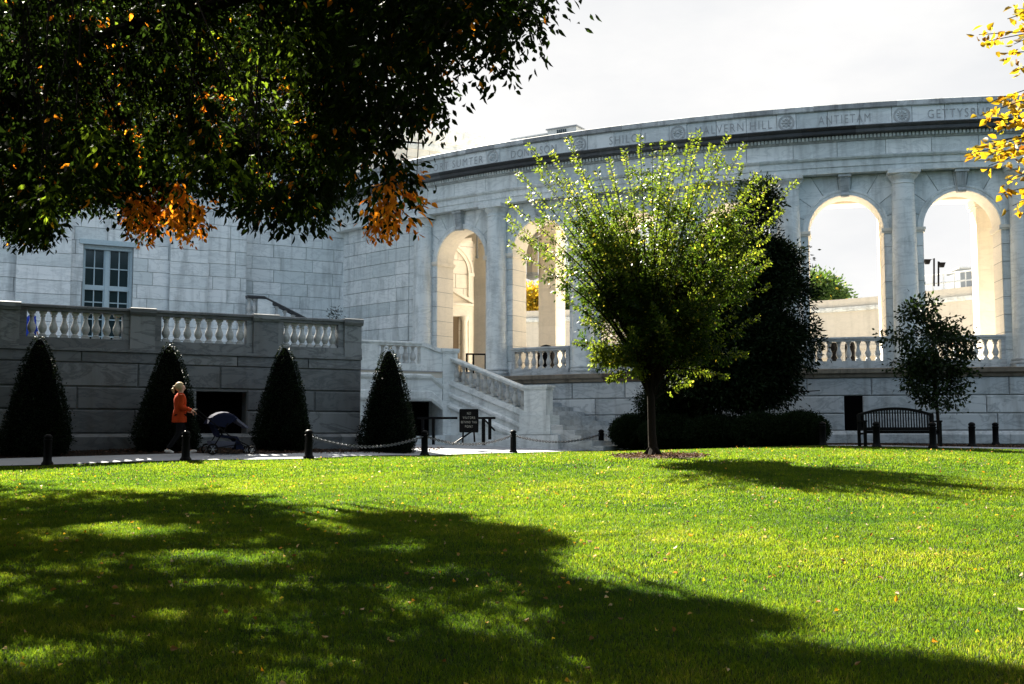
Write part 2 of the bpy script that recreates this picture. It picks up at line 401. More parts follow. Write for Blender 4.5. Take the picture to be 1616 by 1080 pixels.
# base wall of large rusticated stones, with ledges
mb = MB(); mb.tone = .3
fbox(mb, arcF, SL, SR, -1.2, 1.86, -.4, .50); mb.build('base_backing', M['joint'], col)
mb = MB()
sdoor = (s_px(arcF, 1333), s_px(arcF, 1361))
courses(mb, arcF, SL, SR, [.13, .67, 1.24, 1.82], .56, 2.05, .03, .008, holes=[(sdoor[0], sdoor[1], .12, 1.24)], var=.1)
mb.build('base_wall', M['marble_b'], col)
mb = MB(); mb.tone = .4
for a in np.arange(SL, SR, 2.4): sweep(mb, arcF, a+.004, min(a+2.396, SR), [(0, -1.2), (.72, -1.2), (.72, .0), (.66, .05), (.60, .12), (0, .12)])
mb.build('plinth_course', M['marble_b'], col)
mb = MB()
for a in np.arange(SL, SR, 1.95):
    mb.tone = random.random(); sweep(mb, arcF, a+.004, min(a+1.946, SR), [(-.2, 1.83), (.60, 1.83), (.62, 1.92), (.72, 1.97), (.74, 2.1), (.5, 2.13), (-.2, 2.13)])
mb.build('ledge', M['bronze_stain'], col)
mb = MB(); fbox(mb, arcF, *sdoor, .125, 1.24, .3, .51, 1); dr = mb.build('service_door', M['void'], col)
mb = MB()
for i in range(4): fbox(mb, arcF, sdoor[0]+.05, sdoor[1]-.05, .2+i*.26, .4+i*.26, .51, .518, 1)
mb.build('door_panel', M['void'], dr)
# solid wall to the left of the first column
mb = MB(); fbox(mb, arcF, SL, SWALL, 2.1, 8.6, -1.1, -.17); mb.build('wall_backing', M['joint'], col)
mb = MB(); courses(mb, arcF, SL, SWALL-.9, zrange(2.13, 8.6, .53), -.12, 1.2); courses(mb, arcF, SWALL-.9, SWALL, zrange(2.13, 8.6, .53), -.14, 3)
mb.build('wall', M['marble'], col)
# arch bays
ARC_R, SPR, TOP = 1.2, 6.72, 8.6
hb = BAY/2
def outer_pt(a):
    c, s = math.cos(a), math.sin(a); t = 1e9
    if abs(c) > 1e-6: t = hb/abs(c)
    if s > 1e-6: t = min(t, (TOP-SPR)/s)
    return (c*t, SPR+s*t)
AN = sorted(set([round(math.pi*i/20, 5) for i in range(21)]+[round(math.atan2(TOP-SPR, hb), 5), round(math.pi-math.atan2(TOP-SPR, hb), 5)]))
VC = sorted(set([0, 19, 38.5, 60, 82.5, 97.5, 120, 141.5, 161, 180]))
corner = [math.degrees(math.atan2(TOP-SPR, hb)), 180-math.degrees(math.atan2(TOP-SPR, hb))]
M['marble_c'] = M['marble_i']
for k in range(8):
    sc = (S_[k]+S_[k+1])/2; G = lambda s, z, d, sc=sc: arcF(sc+s, z, d)
    bk = MB(); bk.tone = .3; ln = MB(); fr = MB(); ln.smooth = False
    for x0, x1 in ((-hb, -ARC_R), (ARC_R, hb)):
        bk.add([G(x0, 2.1, -.17), G(x1, 2.1, -.17), G(x1, SPR, -.17), G(x0, SPR, -.17)], [(0, 1, 2, 3)])
        ln.tone = .5; ln.add([G(x0, 2.1, -1.1), G(x1, 2.1, -1.1), G(x1, SPR, -1.1), G(x0, SPR, -1.1)], [(3, 2, 1, 0)])
        xe = -ARC_R if x0 < 0 else ARC_R
        for z0, z1 in zip(zrange(2.13, SPR, .575), zrange(2.13, SPR, .575)[1:]):
            ln.tone = random.random(); ln.add([G(xe, z0+.006, -.155), G(xe, z0+.006, -1.1), G(xe, z1-.006, -1.1), G(xe, z1-.006, -.155)], [(0, 1, 2, 3)])
        ln.tone = 0; xi = xe+(.006 if xe > 0 else -.006); bk.add([G(xi, 2.1, -.16), G(xi, 2.1, -1.1), G(xi, SPR, -1.1), G(xi, SPR, -.16)], [(0, 1, 2, 3)])
    for a0, a1 in zip(AN, AN[1:]):
        A0 = (ARC_R*math.cos(a0), SPR+ARC_R*math.sin(a0)); A1 = (ARC_R*math.cos(a1), SPR+ARC_R*math.sin(a1)); O0 = outer_pt(a0); O1 = outer_pt(a1)
        bk.add([G(*A0, -.17), G(*O0, -.17), G(*O1, -.17), G(*A1, -.17)], [(0, 1, 2, 3)])
        ln.tone = .5; ln.add([G(*A0, -1.1), G(*O0, -1.1), G(*O1, -1.1), G(*A1, -1.1)], [(3, 2, 1, 0)])
        ln.smooth = True; ln.add([G(*A0, -.155), G(*A1, -.155), G(*A1, -1.1), G(*A0, -1.1)], [(0, 1, 2, 3)]); ln.smooth = False
    bk.build('arch_backing', M['joint'], col, fix=False); ln.build('arch_lining', M['marble_c'], col, fix=False)
    for x0, x1 in ((-hb, -ARC_R), (ARC_R, hb)): courses(fr, G, x0+.001, x1, zrange(2.13, SPR, .575), -.14, 5)
    # voussoirs, each cut to the bay's edge
    for v0, v1 in zip(VC, VC[1:]):
        aa = [v0+(v1-v0)*i/4 for i in range(5)]; oo = sorted([v0, v1]+[c for c in corner if v0 < c < v1])
        inn = [(ARC_R+.02, a) for a in aa]
        poly = [(ARC_R*1.004*math.cos(R(a)), SPR+ARC_R*1.004*math.sin(R(a))) for a in aa]+[outer_pt(R(a)) for a in reversed(oo)]
        cx_ = sum(p[0] for p in poly)/len(poly); cz_ = sum(p[1] for p in poly)/len(poly)
        def shr(p, e):
            dx, dz = cx_-p[0], cz_-p[1]; L = math.hypot(dx, dz); return (p[0]+dx/L*e, p[1]+dz/L*e)
        n_ = len(poly); fr.tone = random.random()
        V = [G(*shr(p, .010), -.17) for p in poly]+[G(*shr(p, .022), -.14) for p in poly]
        fr.add(V, [tuple(range(n_, 2*n_))]+[(i, (i+1) % n_, n_+(i+1) % n_, n_+i) for i in range(n_)])
    # archivolt
    fr.smooth = True; fr.tone = .6
    for j in range(24):
        a0, a1 = math.pi*j/24, math.pi*(j+1)/24; V = []
        for a in (a0, a1):
            for r_, d_ in ((1.2, -.14), (1.2, -.10), (1.30, -.10), (1.32, -.08), (1.38, -.08), (1.40, -.14)): V.append(G(r_*math.cos(a), SPR+r_*math.sin(a), d_))
        fr.add(V, [(i, i+6, i+7, i+1) for i in range(5)])
    fr.smooth = False
    fr.build('arch_wall', M['marble'], col)
    for sg in (-1, 1):
        im = MB(); im.tone = .3
        x0, x1 = (-hb, -ARC_R+.07) if sg < 0 else (ARC_R-.07, hb)
        pr = lambda e: [(-1.16, SPR-.1+e), (-.12, SPR-.1+e)]
        fbox(im, G, x0, x1-(.02 if sg < 0 else 0), SPR-.12, SPR-.06, -1.13, -.10, 1); fbox(im, G, x0, x1, SPR-.06, SPR+.04, -1.16, -.07, 1)
        im.build('impost', M['marble_i'], col)
    ks = MB(); ks.tone = .3
    ks.add([G(-.13, 7.86, -.2), G(.13, 7.86, -.2), G(.19, 8.59, -.2), G(-.19, 8.59, -.2), G(-.12, 7.86, -.04), G(.12, 7.86, -.04), G(.18, 8.59, .12), G(-.18, 8.59, .12)], [(4, 5, 6, 7), (0, 1, 5, 4), (1, 2, 6, 5), (2, 3, 7, 6), (3, 0, 4, 7)])
    for x in (-.09, -.03, .03, .09): ks.add([G(x-.015, 7.95, -.05), G(x+.015, 7.95, -.05), G(x*1.3+.015, 8.5, .1), G(x*1.3-.015, 8.5, .1), G(x-.015, 7.95, -.01), G(x+.015, 7.95, -.01), G(x*1.3+.015, 8.5, .13), G(x*1.3-.015, 8.5, .13)], [(4, 5, 6, 7), (0, 1, 5, 4), (1, 2, 6, 5), (2, 3, 7, 6), (3, 0, 4, 7)])
    p0, p1 = G(-.13, 7.92, -.02), G(.13, 7.92, -.02); ks.tube([p0, p1], .08, n=10)
    fbox(ks, G, -.21, .21, 8.5, 8.6, -.2, .16, 1)
    ks.build('keystone', M['marble_b'], col)
    # balustrade of the bay (first bay is open to the stairs)
    if k > 0:
        b = MB(); b.tone = .5
        fbox(b, G, -ARC_R, ARC_R, 2.13, 2.40, -.42, .0, 3); sweep(b, G, -ARC_R, ARC_R, rail_prof(3.19, -.21), 3)
        fbox(b, G, -ARC_R, -ARC_R+.13, 2.40, 3.04, -.34, -.08, 1); fbox(b, G, ARC_R-.13, ARC_R, 2.40, 3.04, -.34, -.08, 1)
        bo = b.build('balustrade', M['marble_b'], col)
        put_balusters(G, -ARC_R+.13, ARC_R-.13, 2.405, -.21, bo, 7)
# columns
def lathe_sq(mb, h, z0, z1): mb.box(-h, h, -h, h, z0, z1)
mb = MB(); mb.tone = .5; lathe_sq(mb, .50, 2.13, 2.20); mb.lathe((0, 0, 0), [(.47, 2.2), (.50, 2.24), (.50, 2.28), (.47, 2.32), (.44, 2.325), (.44, 2.345), (.46, 2.36), (.465, 2.39), (.45, 2.42), (.43, 2.43)], 32)
cb = mb.build('column_base', M['marble_b'], None)
prof = [(.42, 2.42), (.405, 2.5)]; joints = [3.35, 4.78, 6.2, 7.6]
z = 2.8; zz = sorted([x for x in np.arange(2.9, 8.15, .5)]+[]);
def cr_(z): t = (z-2.5)/5.7; return .405+.004*math.sin(math.pi*min(1, t*1.5))-.052*max(0, t)**1.7
pts = [(z_, cr_(z_)) for z_ in np.arange(2.9, 8.1, .35)]
for j in joints: pts += [(j-.008, cr_(j)), (j-.004, cr_(j)-.012), (j+.004, cr_(j)-.012), (j+.008, cr_(j))]
pts.sort(); prof += [(r_, z_) for z_, r_ in pts]+[(.352, 8.14), (.375, 8.15), (.38, 8.17), (.355, 8.19), (.352, 8.2)]
mb = MB(); mb.tone = .55; mb.lathe((0, 0, 0), prof, 40); cs = mb.build('column', M['marble'], None)
mb = MB(); mb.tone = .5; mb.lathe((0, 0, 0), [(.352, 8.2), (.355, 8.27), (.37, 8.28), (.375, 8.3), (.40, 8.33), (.45, 8.38), (.475, 8.43), (.48, 8.46)], 40); lathe_sq(mb, .50, 8.46, 8.598); cc_ = mb.build('capital', M['marble'], None)
for o in (cb, cs, cc_): COL.objects.unlink(o)
for k, s in enumerate(S_):
    p = arcF(s, 0, 0); a = math.radians(TH[k])
    o = bpy.data.objects.new('column', cs.data); place(o, col, (p[0], p[1], 0)); o.rotation_euler = (0, 0, a)
    for nm, me in (('column_base', cb.data), ('capital', cc_.data)):
        q = bpy.data.objects.new(nm, me); place(q, o, (p[0], p[1], 0)); WL[q.name] = Vector(p)
# entablature
mb = MB(); fbox(mb, arcF, SL, SR, 8.63, 10.68, -1.1, .18); mb.tone = .2; mb.build('entablature_backing', M['joint'], col)
mb = MB(); arch_p = [(-.2, 8.6), (.22, 8.6), (.22, 8.80), (.25, 8.81), (.25, 9.02), (.31, 9.04), (.35, 9.10), (.35, 9.13), (.2, 9.15)]
s = SL
for k in range(-3, 18):
    a, b = max(SL, S_[0]-.9+k*BAY/2*1.0), min(SR, S_[0]-.9+(k+1)*BAY/2)
    if b-a > .1: mb.tone = random.random(); sweep(mb, arcF, a+.003, b-.003, arch_p)
mb.build('architrave', M['marble'], col)
mb = MB(); courses(mb, arcF, SL, SR, [9.15, 9.64], .25, 1.45, .006, .004, var=.1); mb.build('frieze', M['marble'], col)
mb = MB(); mb.tone = .4; sweep(mb, arcF, SL, SR, [(.1, 9.64), (.28, 9.64), (.33, 9.69), (.33, 9.80), (.1, 9.80)]); mb.build('dentil_band', M['marble_b'], col)
mb = MB(); n = int((SR-SL)/.118)
for i in range(n): mb.tone = random.random(); s = SL+i*.118; fbox(mb, arcF, s, s+.072, 9.70, 9.80, .33, .42, 1)
mb.build('dentils', M['marble'], col)
mb = MB()
for a in np.arange(SL, SR, 1.7):
    mb.tone = random.random(); b = min(a+1.697, SR)
    sweep(mb, arcF, a, b, [(.1, 9.80), (.46, 9.80), (.50, 9.83), (.62, 9.84), (.62, 9.94), (.66, 9.96), (.72, 10.02), (.72, 10.05), (.3, 10.10), (.1, 10.10)])
mb.build('cornice', M['black_stone'], col)
mb = MB()
for k in range(-2, len(S_)):
    sc = S_[0]+k*BAY
    edges = [sc-.31, sc+.31, sc+.31+(BAY-.62)/3, sc+.31+(BAY-.62)*2/3, sc+BAY-.31]
    for i, (a, b) in enumerate(zip(edges, edges[1:])):
        a, b = max(a, SL), min(b, SR)
        if b-a > .1: blk(mb, arcF, a, b, 10.08, 10.72, .25 if i else .265, .006, .004)
mb.build('parapet', M['parapet'], col)
mb = MB()
for a in np.arange(SL, SR, 1.3):
    mb.tone = random.random(); sweep(mb, arcF, a+.003, min(a+1.297, SR), [(-.5, 10.70), (.31, 10.70), (.33, 10.73), (.33, 10.88), (.28, 10.91), (-.5, 10.91)])
mb.build('parapet_coping', M['cap_stone'], col)
def rosette(kind):
    mb = MB(); mb.tone = .4
    for r0, d0 in ((.255, .02), (.215, .015)):
        n = 32; V = []
        for i in range(n):
            a = 2*math.pi*i/n
            for rr, dd in ((r0-.02, 0), (r0-.012, d0), (r0+.012, d0), (r0+.02, 0)): V.append((rr*math.cos(a), dd, rr*math.sin(a)))
        mb.add(V, [(i*4+j, ((i+1) % n)*4+j, ((i+1) % n)*4+j+1, i*4+j+1) for i in range(n) for j in range(3)])
    m_ = 12 if kind else 8
    for i in range(m_):
        a = 2*math.pi*i/m_; c, s_ = math.cos(a), math.sin(a); L0, L1, wd = .05, .19, (.018 if kind else .05)
        P = lambda u, v, d: (c*u-s_*v, d, s_*u+c*v)
        mb.add([P(L0, 0, .012), P((L0+L1)/2, wd, .008), P(L1, 0, .005), P((L0+L1)/2, -wd, .008), P((L0+L1)/2, 0, .035)], [(0, 1, 4), (1, 2, 4), (2, 3, 4), (3, 0, 4)])
    n = 12; V = [(.045*math.cos(2*math.pi*i/n), .01, .045*math.sin(2*math.pi*i/n)) for i in range(n)]+[(0, .045, 0)]
    mb.add(V, [(i, (i+1) % n, n) for i in range(n)])
    o = mb.build('rosette', M['rosette'], None); COL.objects.unlink(o); return o.data
RM = [rosette(0), rosette(1)]
for k, s in enumerate(S_[:8]):
    o = bpy.data.objects.new('rosette', RM[k % 2]); p = arcF(s, 10.40, .262); place(o, col, p); o.rotation_euler = (0, 0, math.radians(TH[k])+math.pi)
def curved_text(txt, s_c, zc, d, size, width, F=arcF, name='carved_name', mat=None, parent=None, depth=.006):
    cu = bpy.data.curves.new('t', 'FONT'); cu.body = txt; cu.size = size; cu.align_x = 'CENTER'; cu.align_y = 'CENTER'; cu.offset = -.0035*size/.42; cu.extrude = 0; cu.space_character = 1.25; cu.resolution_u = 3
    to = bpy.data.objects.new('t', cu); COL.objects.link(to); bpy.context.view_layer.update()
    me = bpy.data.meshes.new_from_object(to.evaluated_get(bpy.context.evaluated_depsgraph_get())); bpy.data.objects.remove(to)
    xs_ = [v.co.x for v in me.vertices]; sx = width/(max(xs_)-min(xs_)) if width else 1
    for v in me.vertices: v.co = Vector(F(s_c+v.co.x*sx, zc+v.co.y, d))
    me.materials.clear(); me.materials.append(mat or M['letter'])
    return me
for k, (t, a, b) in enumerate([('FORT SUMTER', 678, 762), ('DONELSON', 807, 878), ('SHILOH', 962, 1019), ('MALVERN HILL', 1097, 1218), ('ANTIETAM', 1292, 1374), ('GETTYSBURG', 1464, 1578)]):
    f_ = 1800/math.hypot(1800, 0); lo, hi = -40, 40
    sa, sb = [s_px(lambda s, z, d: (lambda p: (p[0], p[1]+10.4*SP/CPH, 0))(arcF(s, z, d)), q, .25) for q in (a, b)]
    me = curved_text(t, (sa+sb)/2, 10.38, .2625, .42, sb-sa)
    o = bpy.data.objects.new('carved_name', me); place(o, col)
    for v in me.vertices: v.co -= WL[col.name]*0
# inner arcade: piers, lintel, ceiling and roof
for s in S_:
    G = lambda a, z, d, s=s: arcF(s+a, z, d)
    mb = MB()
    for z0, z1 in zip(zrange(2.1, 8.0, .74), zrange(2.1, 8.0, .74)[1:]): mb.tone = random.random(); fbox(mb, G, -.44, .44, z0+.003, z1-.003, -4.3, -3.55, 1)
    fbox(mb, G, -.425, .425, 2.1, 8.0, -4.28, -3.57, 1)
    fbox(mb, G, -.50, .50, 8.0, 8.12, -4.36, -3.49, 1); fbox(mb, G, -.54, .54, 8.12, 8.3, -4.40, -3.45, 1); fbox(mb, G, -.5, .5, 2.1, 2.4, -4.36, -3.49, 1)
    mb.build('inner_pier', M['marble_i'], col)
mb = MB(); mb.tone = .5
sweep(mb, arcF, SL+2, SR, [(-4.35, 8.3), (-3.5, 8.3), (-3.5, 8.55), (-3.45, 8.6), (-3.45, 8.95), (-4.35, 8.95)]); mb.build('inner_lintel', M['marble_i'], col)
mb = MB(); mb.tone = .5; fbox(mb, arcF, SL+2, SR, 8.95, 10.3, -4.5, -1.1); mb.build('roof', M['marble_i'], col)
for s in S_:
    G = lambda a, z, d, s=s: arcF(s+a, z, d)
    mb = MB(); mb.tone = .5; fbox(mb, G, -.3, .3, 8.62, 8.95, -3.45, -1.1, 1); mb.build('ceiling_beam', M['marble_i'], col)
# rooftop boxes
def roof_box(lab, px0, px1, d0, d1, h, mat, extra=None):
    a, b = [s_px(lambda s, z, d: (lambda p: (p[0], p[1]+11*SP/CPH, 0))(arcF(s, z, d)), q, d0) for q in (px0, px1)]
    p = arcF((a+b)/2, 10.3, (d0+d1)/2); t = thing('rooftop_unit', lab, 'roof equipment', p, 'grey units on the colonnade roof')
    mb = MB(); mb.tone = .5; fbox(mb, arcF, a, b, 10.3, h, d1, d0, 2); mb.build('housing', mat, t)
    mb = MB(); mb.tone = .2; fbox(mb, arcF, a-.05, b+.05, h, h+.05, d1-.05, d0+.05, 2); mb.build('lid', M['grey_metal'] if mat is not M['grey_metal'] else M['lgrey'], t)
    if extra:
        mb = MB()
        for q in range(extra): fbox(mb, arcF, a+(b-a)*(.35+.07*q), a+(b-a)*(.385+.07*q), 10.5, h-.05, d0, d0+.04, 1)
        mb.build('vent', M['glass'], t)
roof_box('low grey rooftop unit nearest the fringe of dark leaves', 783, 806, -1.4, -2.6, 11.22, M['grey_metal'])
roof_box('longer mid grey rooftop unit between the low unit and the pale unit', 808, 862, -1.4, -3.0, 11.45, M['grey_metal'], 3)
roof_box('pale rooftop unit with slatted vent above the name with the letter D', 864, 909, -1.4, -3.2, 11.6, M['lgrey'], 5)

# ================================================================== MAIN BUILDING
mbd = thing('main_building', 'tall pale marble building with pilasters and a paned window behind the terrace balustrade', 'building', (-9, 48, 0))
sA = s_px(FB, 384, .8)                    # where the front block ends
TBB = 13.55
mb = MB(); mb.tone = .3
fbox(mb, FB, sA, .2, 1.5, TBB, -3.5, -.03); fbox(mb, FB, .2, 6.2, 1.5, TBB, -3.5, -.03)
mb.build('rear_wall_backing', M['joint'], mbd)
mb = MB(); courses(mb, FB, sA, .25, zrange(2.1, TBB, .52), 0, 1.25, var=.3); mb.build('recessed_wall', M['marble'], mbd)
mb = MB(); courses(mb, FB, .25, 6.2, zrange(2.1, TBB, .62), 0, 1.4, var=.3)
mb.build('inner_wall', M['marble_i'], mbd)
mb = MB(); mb.tone = .6; sweep(mb, FB, -5, 6.45, [(-3.7, TBB-.9), (.05, TBB-.9), (.12, TBB-.75), (.12, TBB-.6), (.30, TBB-.5), (.45, TBB-.2), (.5, TBB), (-3.9, TBB)], 1); mb.build('cornice', M['marble'], mbd)
# front block
ZA = 16.6; SA0 = -26
win = (s_px(FB, 123, .8), s_px(FB, 203, .8), 3.0, 7.15)
w_in = (s_px(FB, 126, .8), s_px(FB, 199, .8))
mb = MB(); mb.tone = .3
fbox(mb, FB, SA0, win[0], 1.5, ZA, -6, .77); fbox(mb, FB, win[1], sA, 1.5, ZA, -6, .77); fbox(mb, FB, win[0], win[1], win[3], ZA, -6, .77); fbox(mb, FB, win[0], win[1], 1.5, 2.2, -6, .77)
fbox(mb, FB, win[0], win[1], 2.2, win[3], -6, .3); mb.build('front_backing', M['joint'], mbd)
mb = MB(); courses(mb, FB, SA0, sA, zrange(2.1, ZA, .52), .80, 1.15, holes=[(win[0]-.0, win[1]+.0, 2.0, win[3])], var=.3); mb.build('front_wall', M['marble'], mbd)
for (a, b) in ((16, 104), (262, 323)):
    a, b = s_px(FB, a, .95), s_px(FB, b, .95); mb = MB(); courses(mb, FB, a, b, zrange(2.1, ZA-1.2, .52), .95, 5)
    mb.tone = .6; fbox(mb, FB, a-.1, b+.1, ZA-1.2, ZA-.9, .8, 1.08); fbox(mb, FB, a-.08, b+.08, 2.0, 2.5, .8, 1.06); mb.build('pilaster', M['marble'], mbd)
for s0_ in (-17.5, -21.5):
    mb = MB(); courses(mb, FB, s0_, s0_+1.6, zrange(2.1, ZA-1.2, .52), .95, 5); mb.build('pilaster', M['marble'], mbd)
mb = MB(); mb.tone = .6; sweep(mb, FB, SA0, sA+.15, [(-6, ZA-.9), (.95, ZA-.9), (1.0, ZA-.7), (1.1, ZA-.6), (1.35, ZA-.3), (1.4, ZA), (-6, ZA)], 1); mb.build('upper_cornice', M['marble'], mbd)
# window
wd = MB(); wd.tone = .5; a, b = w_in; zt, zb = 7.0, 2.4
for q0, q1 in ((win[0], a), (b, win[1])): fbox(wd, FB, q0, q1, zb, win[3], .42, .66)
fbox(wd, FB, win[0]+.001, win[1]-.001, zt, win[3]-.001, .43, .70); fbox(wd, FB, win[0]-.15, win[1]+.15, win[3]-.0, win[3]+.18, .8, .9)
wo = wd.build('window', M['frame'], mbd)
wd = MB(); fbox(wd, FB, a, b, zb, zt, .45, .47); wd.build('pane', M['glass'], wo)
wd = MB(); mid = (a+b)/2
fbox(wd, FB, mid-.07, mid+.07, zb, zt, .471, .60)
zm = 5.55; fbox(wd, FB, a, b, zm-.09, zm+.09, .472, .58)
for x0, x1 in ((a, mid-.07), (mid+.07, b)):
    for q in (x0, x1): fbox(wd, FB, q-.05, q+.05, zb, zt, .473, .55)
    fbox(wd, FB, (x0+x1)/2-.02, (x0+x1)/2+.02, zb, zt, .474, .52)
    for zz_ in (6.3, 5.0, 4.35, 3.7, 3.05): fbox(wd, FB, x0, x1, zz_-.02, zz_+.02, .475, .515)
wd.build('glazing_bars', M['frame'], wo)
# doorway with pediment, blind arch and pilaster on the sunlit inner wall
sp = lambda px, d=.1: s_px(FB, px, d)
dc = sp(701); hw = sp(744)-dc
mb = MB(); mb.tone = .5
fbox(mb, FB, dc-hw*.92, dc+hw*.92, 5.27, 5.55, 0, .18, 1); fbox(mb, FB, dc-hw*.9, dc+hw*.9, 5.55, 5.75, 0, .14, 1); fbox(mb, FB, dc-hw, dc+hw, 5.75, 5.86, 0, .26, 1)
for sg in (-1, 1):
    V = [FB(dc+sg*hw, 5.86, 0), FB(dc, 6.5, 0), FB(dc, 6.62, 0), FB(dc+sg*hw, 6.0, 0), FB(dc+sg*hw, 5.86, .28), FB(dc, 6.5, .28), FB(dc, 6.62, .28), FB(dc+sg*hw, 6.0, .28)]
    mb.add(V, [(4, 5, 6, 7), (0, 1, 5, 4), (3, 2, 6, 7), (0, 3, 7, 4)])
mb.add([FB(dc-hw, 5.86, .05), FB(dc+hw, 5.86, .05), FB(dc, 6.52, .05)], [(0, 1, 2)])
po = mb.build('pediment_doorway', M['marble_i'], mbd)
for sg in (-1, 1):
    p = FB(dc+sg*hw*.72, 0, .12); mb = MB(); mb.tone = .5; mb.lathe(p, [(.2, 2.1), (.2, 2.25), (.16, 2.3), (.14, 5.05), (.18, 5.12), (.2, 5.27)], 14); mb.build('doorway_column', M['marble_i'], po)
M['warm_dark'] = plain('shaded_doorway', (.16, .12, .08), .8)
mb = MB(); fbox(mb, FB, dc-hw*.55, dc+hw*.55, 2.1, 5.25, .0, .012, 1); mb.build('doorway_opening', M['warm_dark'], po)
mb = MB(); mb.tone = .5; rr = sp(739)-dc; mb.smooth = True
for j in range(24):
    a0, a1 = math.pi*j/24, math.pi*(j+1)/24; V = []
    for a in (a0, a1):
        for r_, d_ in ((rr, 0), (rr, .08), (rr+.12, .08), (rr+.16, .13), (rr+.26, .13), (rr+.28, 0)): V.append(FB(dc+r_*math.cos(a), 7.2+r_*math.sin(a), d_))
    mb.add(V, [(i, i+6, i+7, i+1) for i in range(5)])
mb.smooth = False
fbox(mb, FB, dc+rr, dc+rr+.26, 2.1, 7.2, 0, .1, 1); fbox(mb, FB, dc+rr-.03, dc+rr+.32, 7.1, 7.25, 0, .16, 1)
fbox(mb, FB, sp(748), sp(758), 2.1, 9, 0, .22, 1); mb.build('blind_arch', M['marble_i'], mbd)
# hanging lamp rod seen in the first arch, and lantern in the second
p = at(753, 372, 46.5); l_ = thing('hanging_rod', 'thin grey rod hanging inside the leftmost arch', 'hanging rod', p)
mb = MB(); mb.tube([p-Vector((0, 0, .85)), p+Vector((0, 0, 1.2))], .035, n=8); mb.lathe(p-Vector((0, 0, .95)), [(.03, 0), (.07, .03), (.07, .1), (.03, .14)], 10); mb.build('rod', M['grey_metal'], l_)
p = at(840, 438, 45.5); l_ = thing('hanging_lantern', 'tall grey lantern hanging in the second arch left of the small tree', 'lantern', p)
mb = MB(); mb.tone = .4
mb.lathe(p, [(.05, -.12), (.24, -.05), (.30, 0), (.30, .07), (.26, .1), (.26, 1.45), (.30, 1.5), (.32, 1.56), (.16, 1.85), (.05, 1.95)], 6, smooth=False); mb.tube([p+Vector((0, 0, 1.9)), p+Vector((0, 0, 2.9))], .03); mb.build('lantern_body', M['grey_metal'], l_)
mb = MB(); mb.lathe(p, [(.262, .18), (.262, 1.38)], 6, smooth=False); mb.build('lantern_glass', plain('lantern_glass', (.3, .27, .22), .3), l_)

# ================================================================== FAR WALL ACROSS THE PLAZA
far = thing('far_wall', 'long low cream wall with shallow pilasters across the plaza seen through the arches', 'wall', (12, 70, 2.1))
FP = [(-14, 78), (1.7, 73.5), (10, 71), (18, 68.2), (21.3, 65.7), (24.7, 61.5), (30, 55), (36, 47)]
FPs = spl(FP, 4); cum = [0]
for a, b in zip(FPs, FPs[1:]): cum.append(cum[-1]+math.dist(a, b))
def farF(s, z, d):
    i = min(max(np.searchsorted(cum, s)-1, 0), len(FPs)-2); t = (s-cum[i])/(cum[i+1]-cum[i]); a, b = FPs[i], FPs[i+1]
    dx, dy = (b[0]-a[0]), (b[1]-a[1]); L = math.hypot(dx, dy); return (a[0]+dx*t+dy/L*d*1, a[1]+dy*t-dx/L*d, z)
LF = cum[-1]-.01; ns = int(LF/2)
def far_sweep(prof, mat, nm):
    mb = MB(); mb.tone = .5; sweep(mb, farF, 0, LF, prof, ns); mb.build(nm, mat, far)
far_sweep([(-2.5, 2), (0, 2), (0, 7.25), (-2.5, 7.25)], M['far_marble'], 'wall_face')
far_sweep([(-2.7, 7.25), (.15, 7.25), (.2, 7.35), (.2, 7.5), (-2.7, 7.5)], M['marble_b'], 'cap_moulding')
far_sweep([(-2.6, 7.5), (.0, 7.5), (.0, 8.0), (-2.6, 8.0)], M['far_marble'], 'coping')
far_sweep([(-.1, 5.0), (.08, 5.0), (.1, 5.2), (-.1, 5.2)], M['far_marble'], 'string_course')
for s in np.arange(1, LF-1, 2.9):
    mb = MB(); mb.tone = .5; G = lambda a, z, d, s=s: farF(s+a, z, d); fbox(mb, G, -.4, .4, 2, 4.8, 0, .25, 1); fbox(mb, G, -.5, .5, 4.8, 5.0, 0, .35, 1); mb.build('pilaster', M['far_marble'], far)
    mb = MB(); fbox(mb, G, .75, 2.15, 2.1, 4.55, 0, .03, 1); mb.build('niche', plain('niche', (.5, .43, .32), .8) if 'nm' not in M else M['nm'], far)
    if 'nm' not in M: M['nm'] = bpy.data.materials['niche']

# ================================================================== TERRACE
ter = thing('terrace', 'long raised stone terrace with baluster railing and square dark opening behind the clipped cones', 'terrace', (-9, 30, 0))
tp = lambda px: s_px(FT, px)
TL = -30
mb = MB(); mb.tone = .3
op = (tp(309), tp(389), .03, 1.10)
fbox(mb, FT, TL, op[0], -1.2, 2.09, -1, -.04); fbox(mb, FT, op[1], 0, -1.2, 2.09, -1, -.04); fbox(mb, FT, op[0], op[1], op[3], 2.09, -1, -.04); fbox(mb, FT, op[0], op[1], -1.2, op[2], -1, -.04)
fbox(mb, FT, TL, -.02, -1.2, 2.09, -19, -1.001); fbox(mb, FT, -.02, 6.2, -1.2, 2.09, -19, -7.5)
mb.build('backing', M['joint'], ter)
mb = MB(); fbox(mb, FT, op[0], op[1], op[2], op[3], -1, -.5, 1); mb.build('opening', M['void'], ter)
mb = MB(); mb.tone = .5; fbox(mb, FT, TL, 0, 2.09, 2.12, -19, -.3, 1); fbox(mb, FT, 0, 6.2, 2.09, 2.12, -19, -5.6, 1); mb.build('terrace_paving', M['concrete'], ter)
mb = MB(); courses(mb, FT, TL, 0, [.02, .605, 1.155, 1.75], 0, 2.0, .028, .009, holes=[op], var=.08)
FTs = planeF((-4.1, 31.0), (-.479, .877)); courses(mb, FTs, 0, 6, [.02, .605, 1.155, 1.75], 0, 2.0, .028, .009, var=.1)
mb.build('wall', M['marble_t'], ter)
mb = MB()
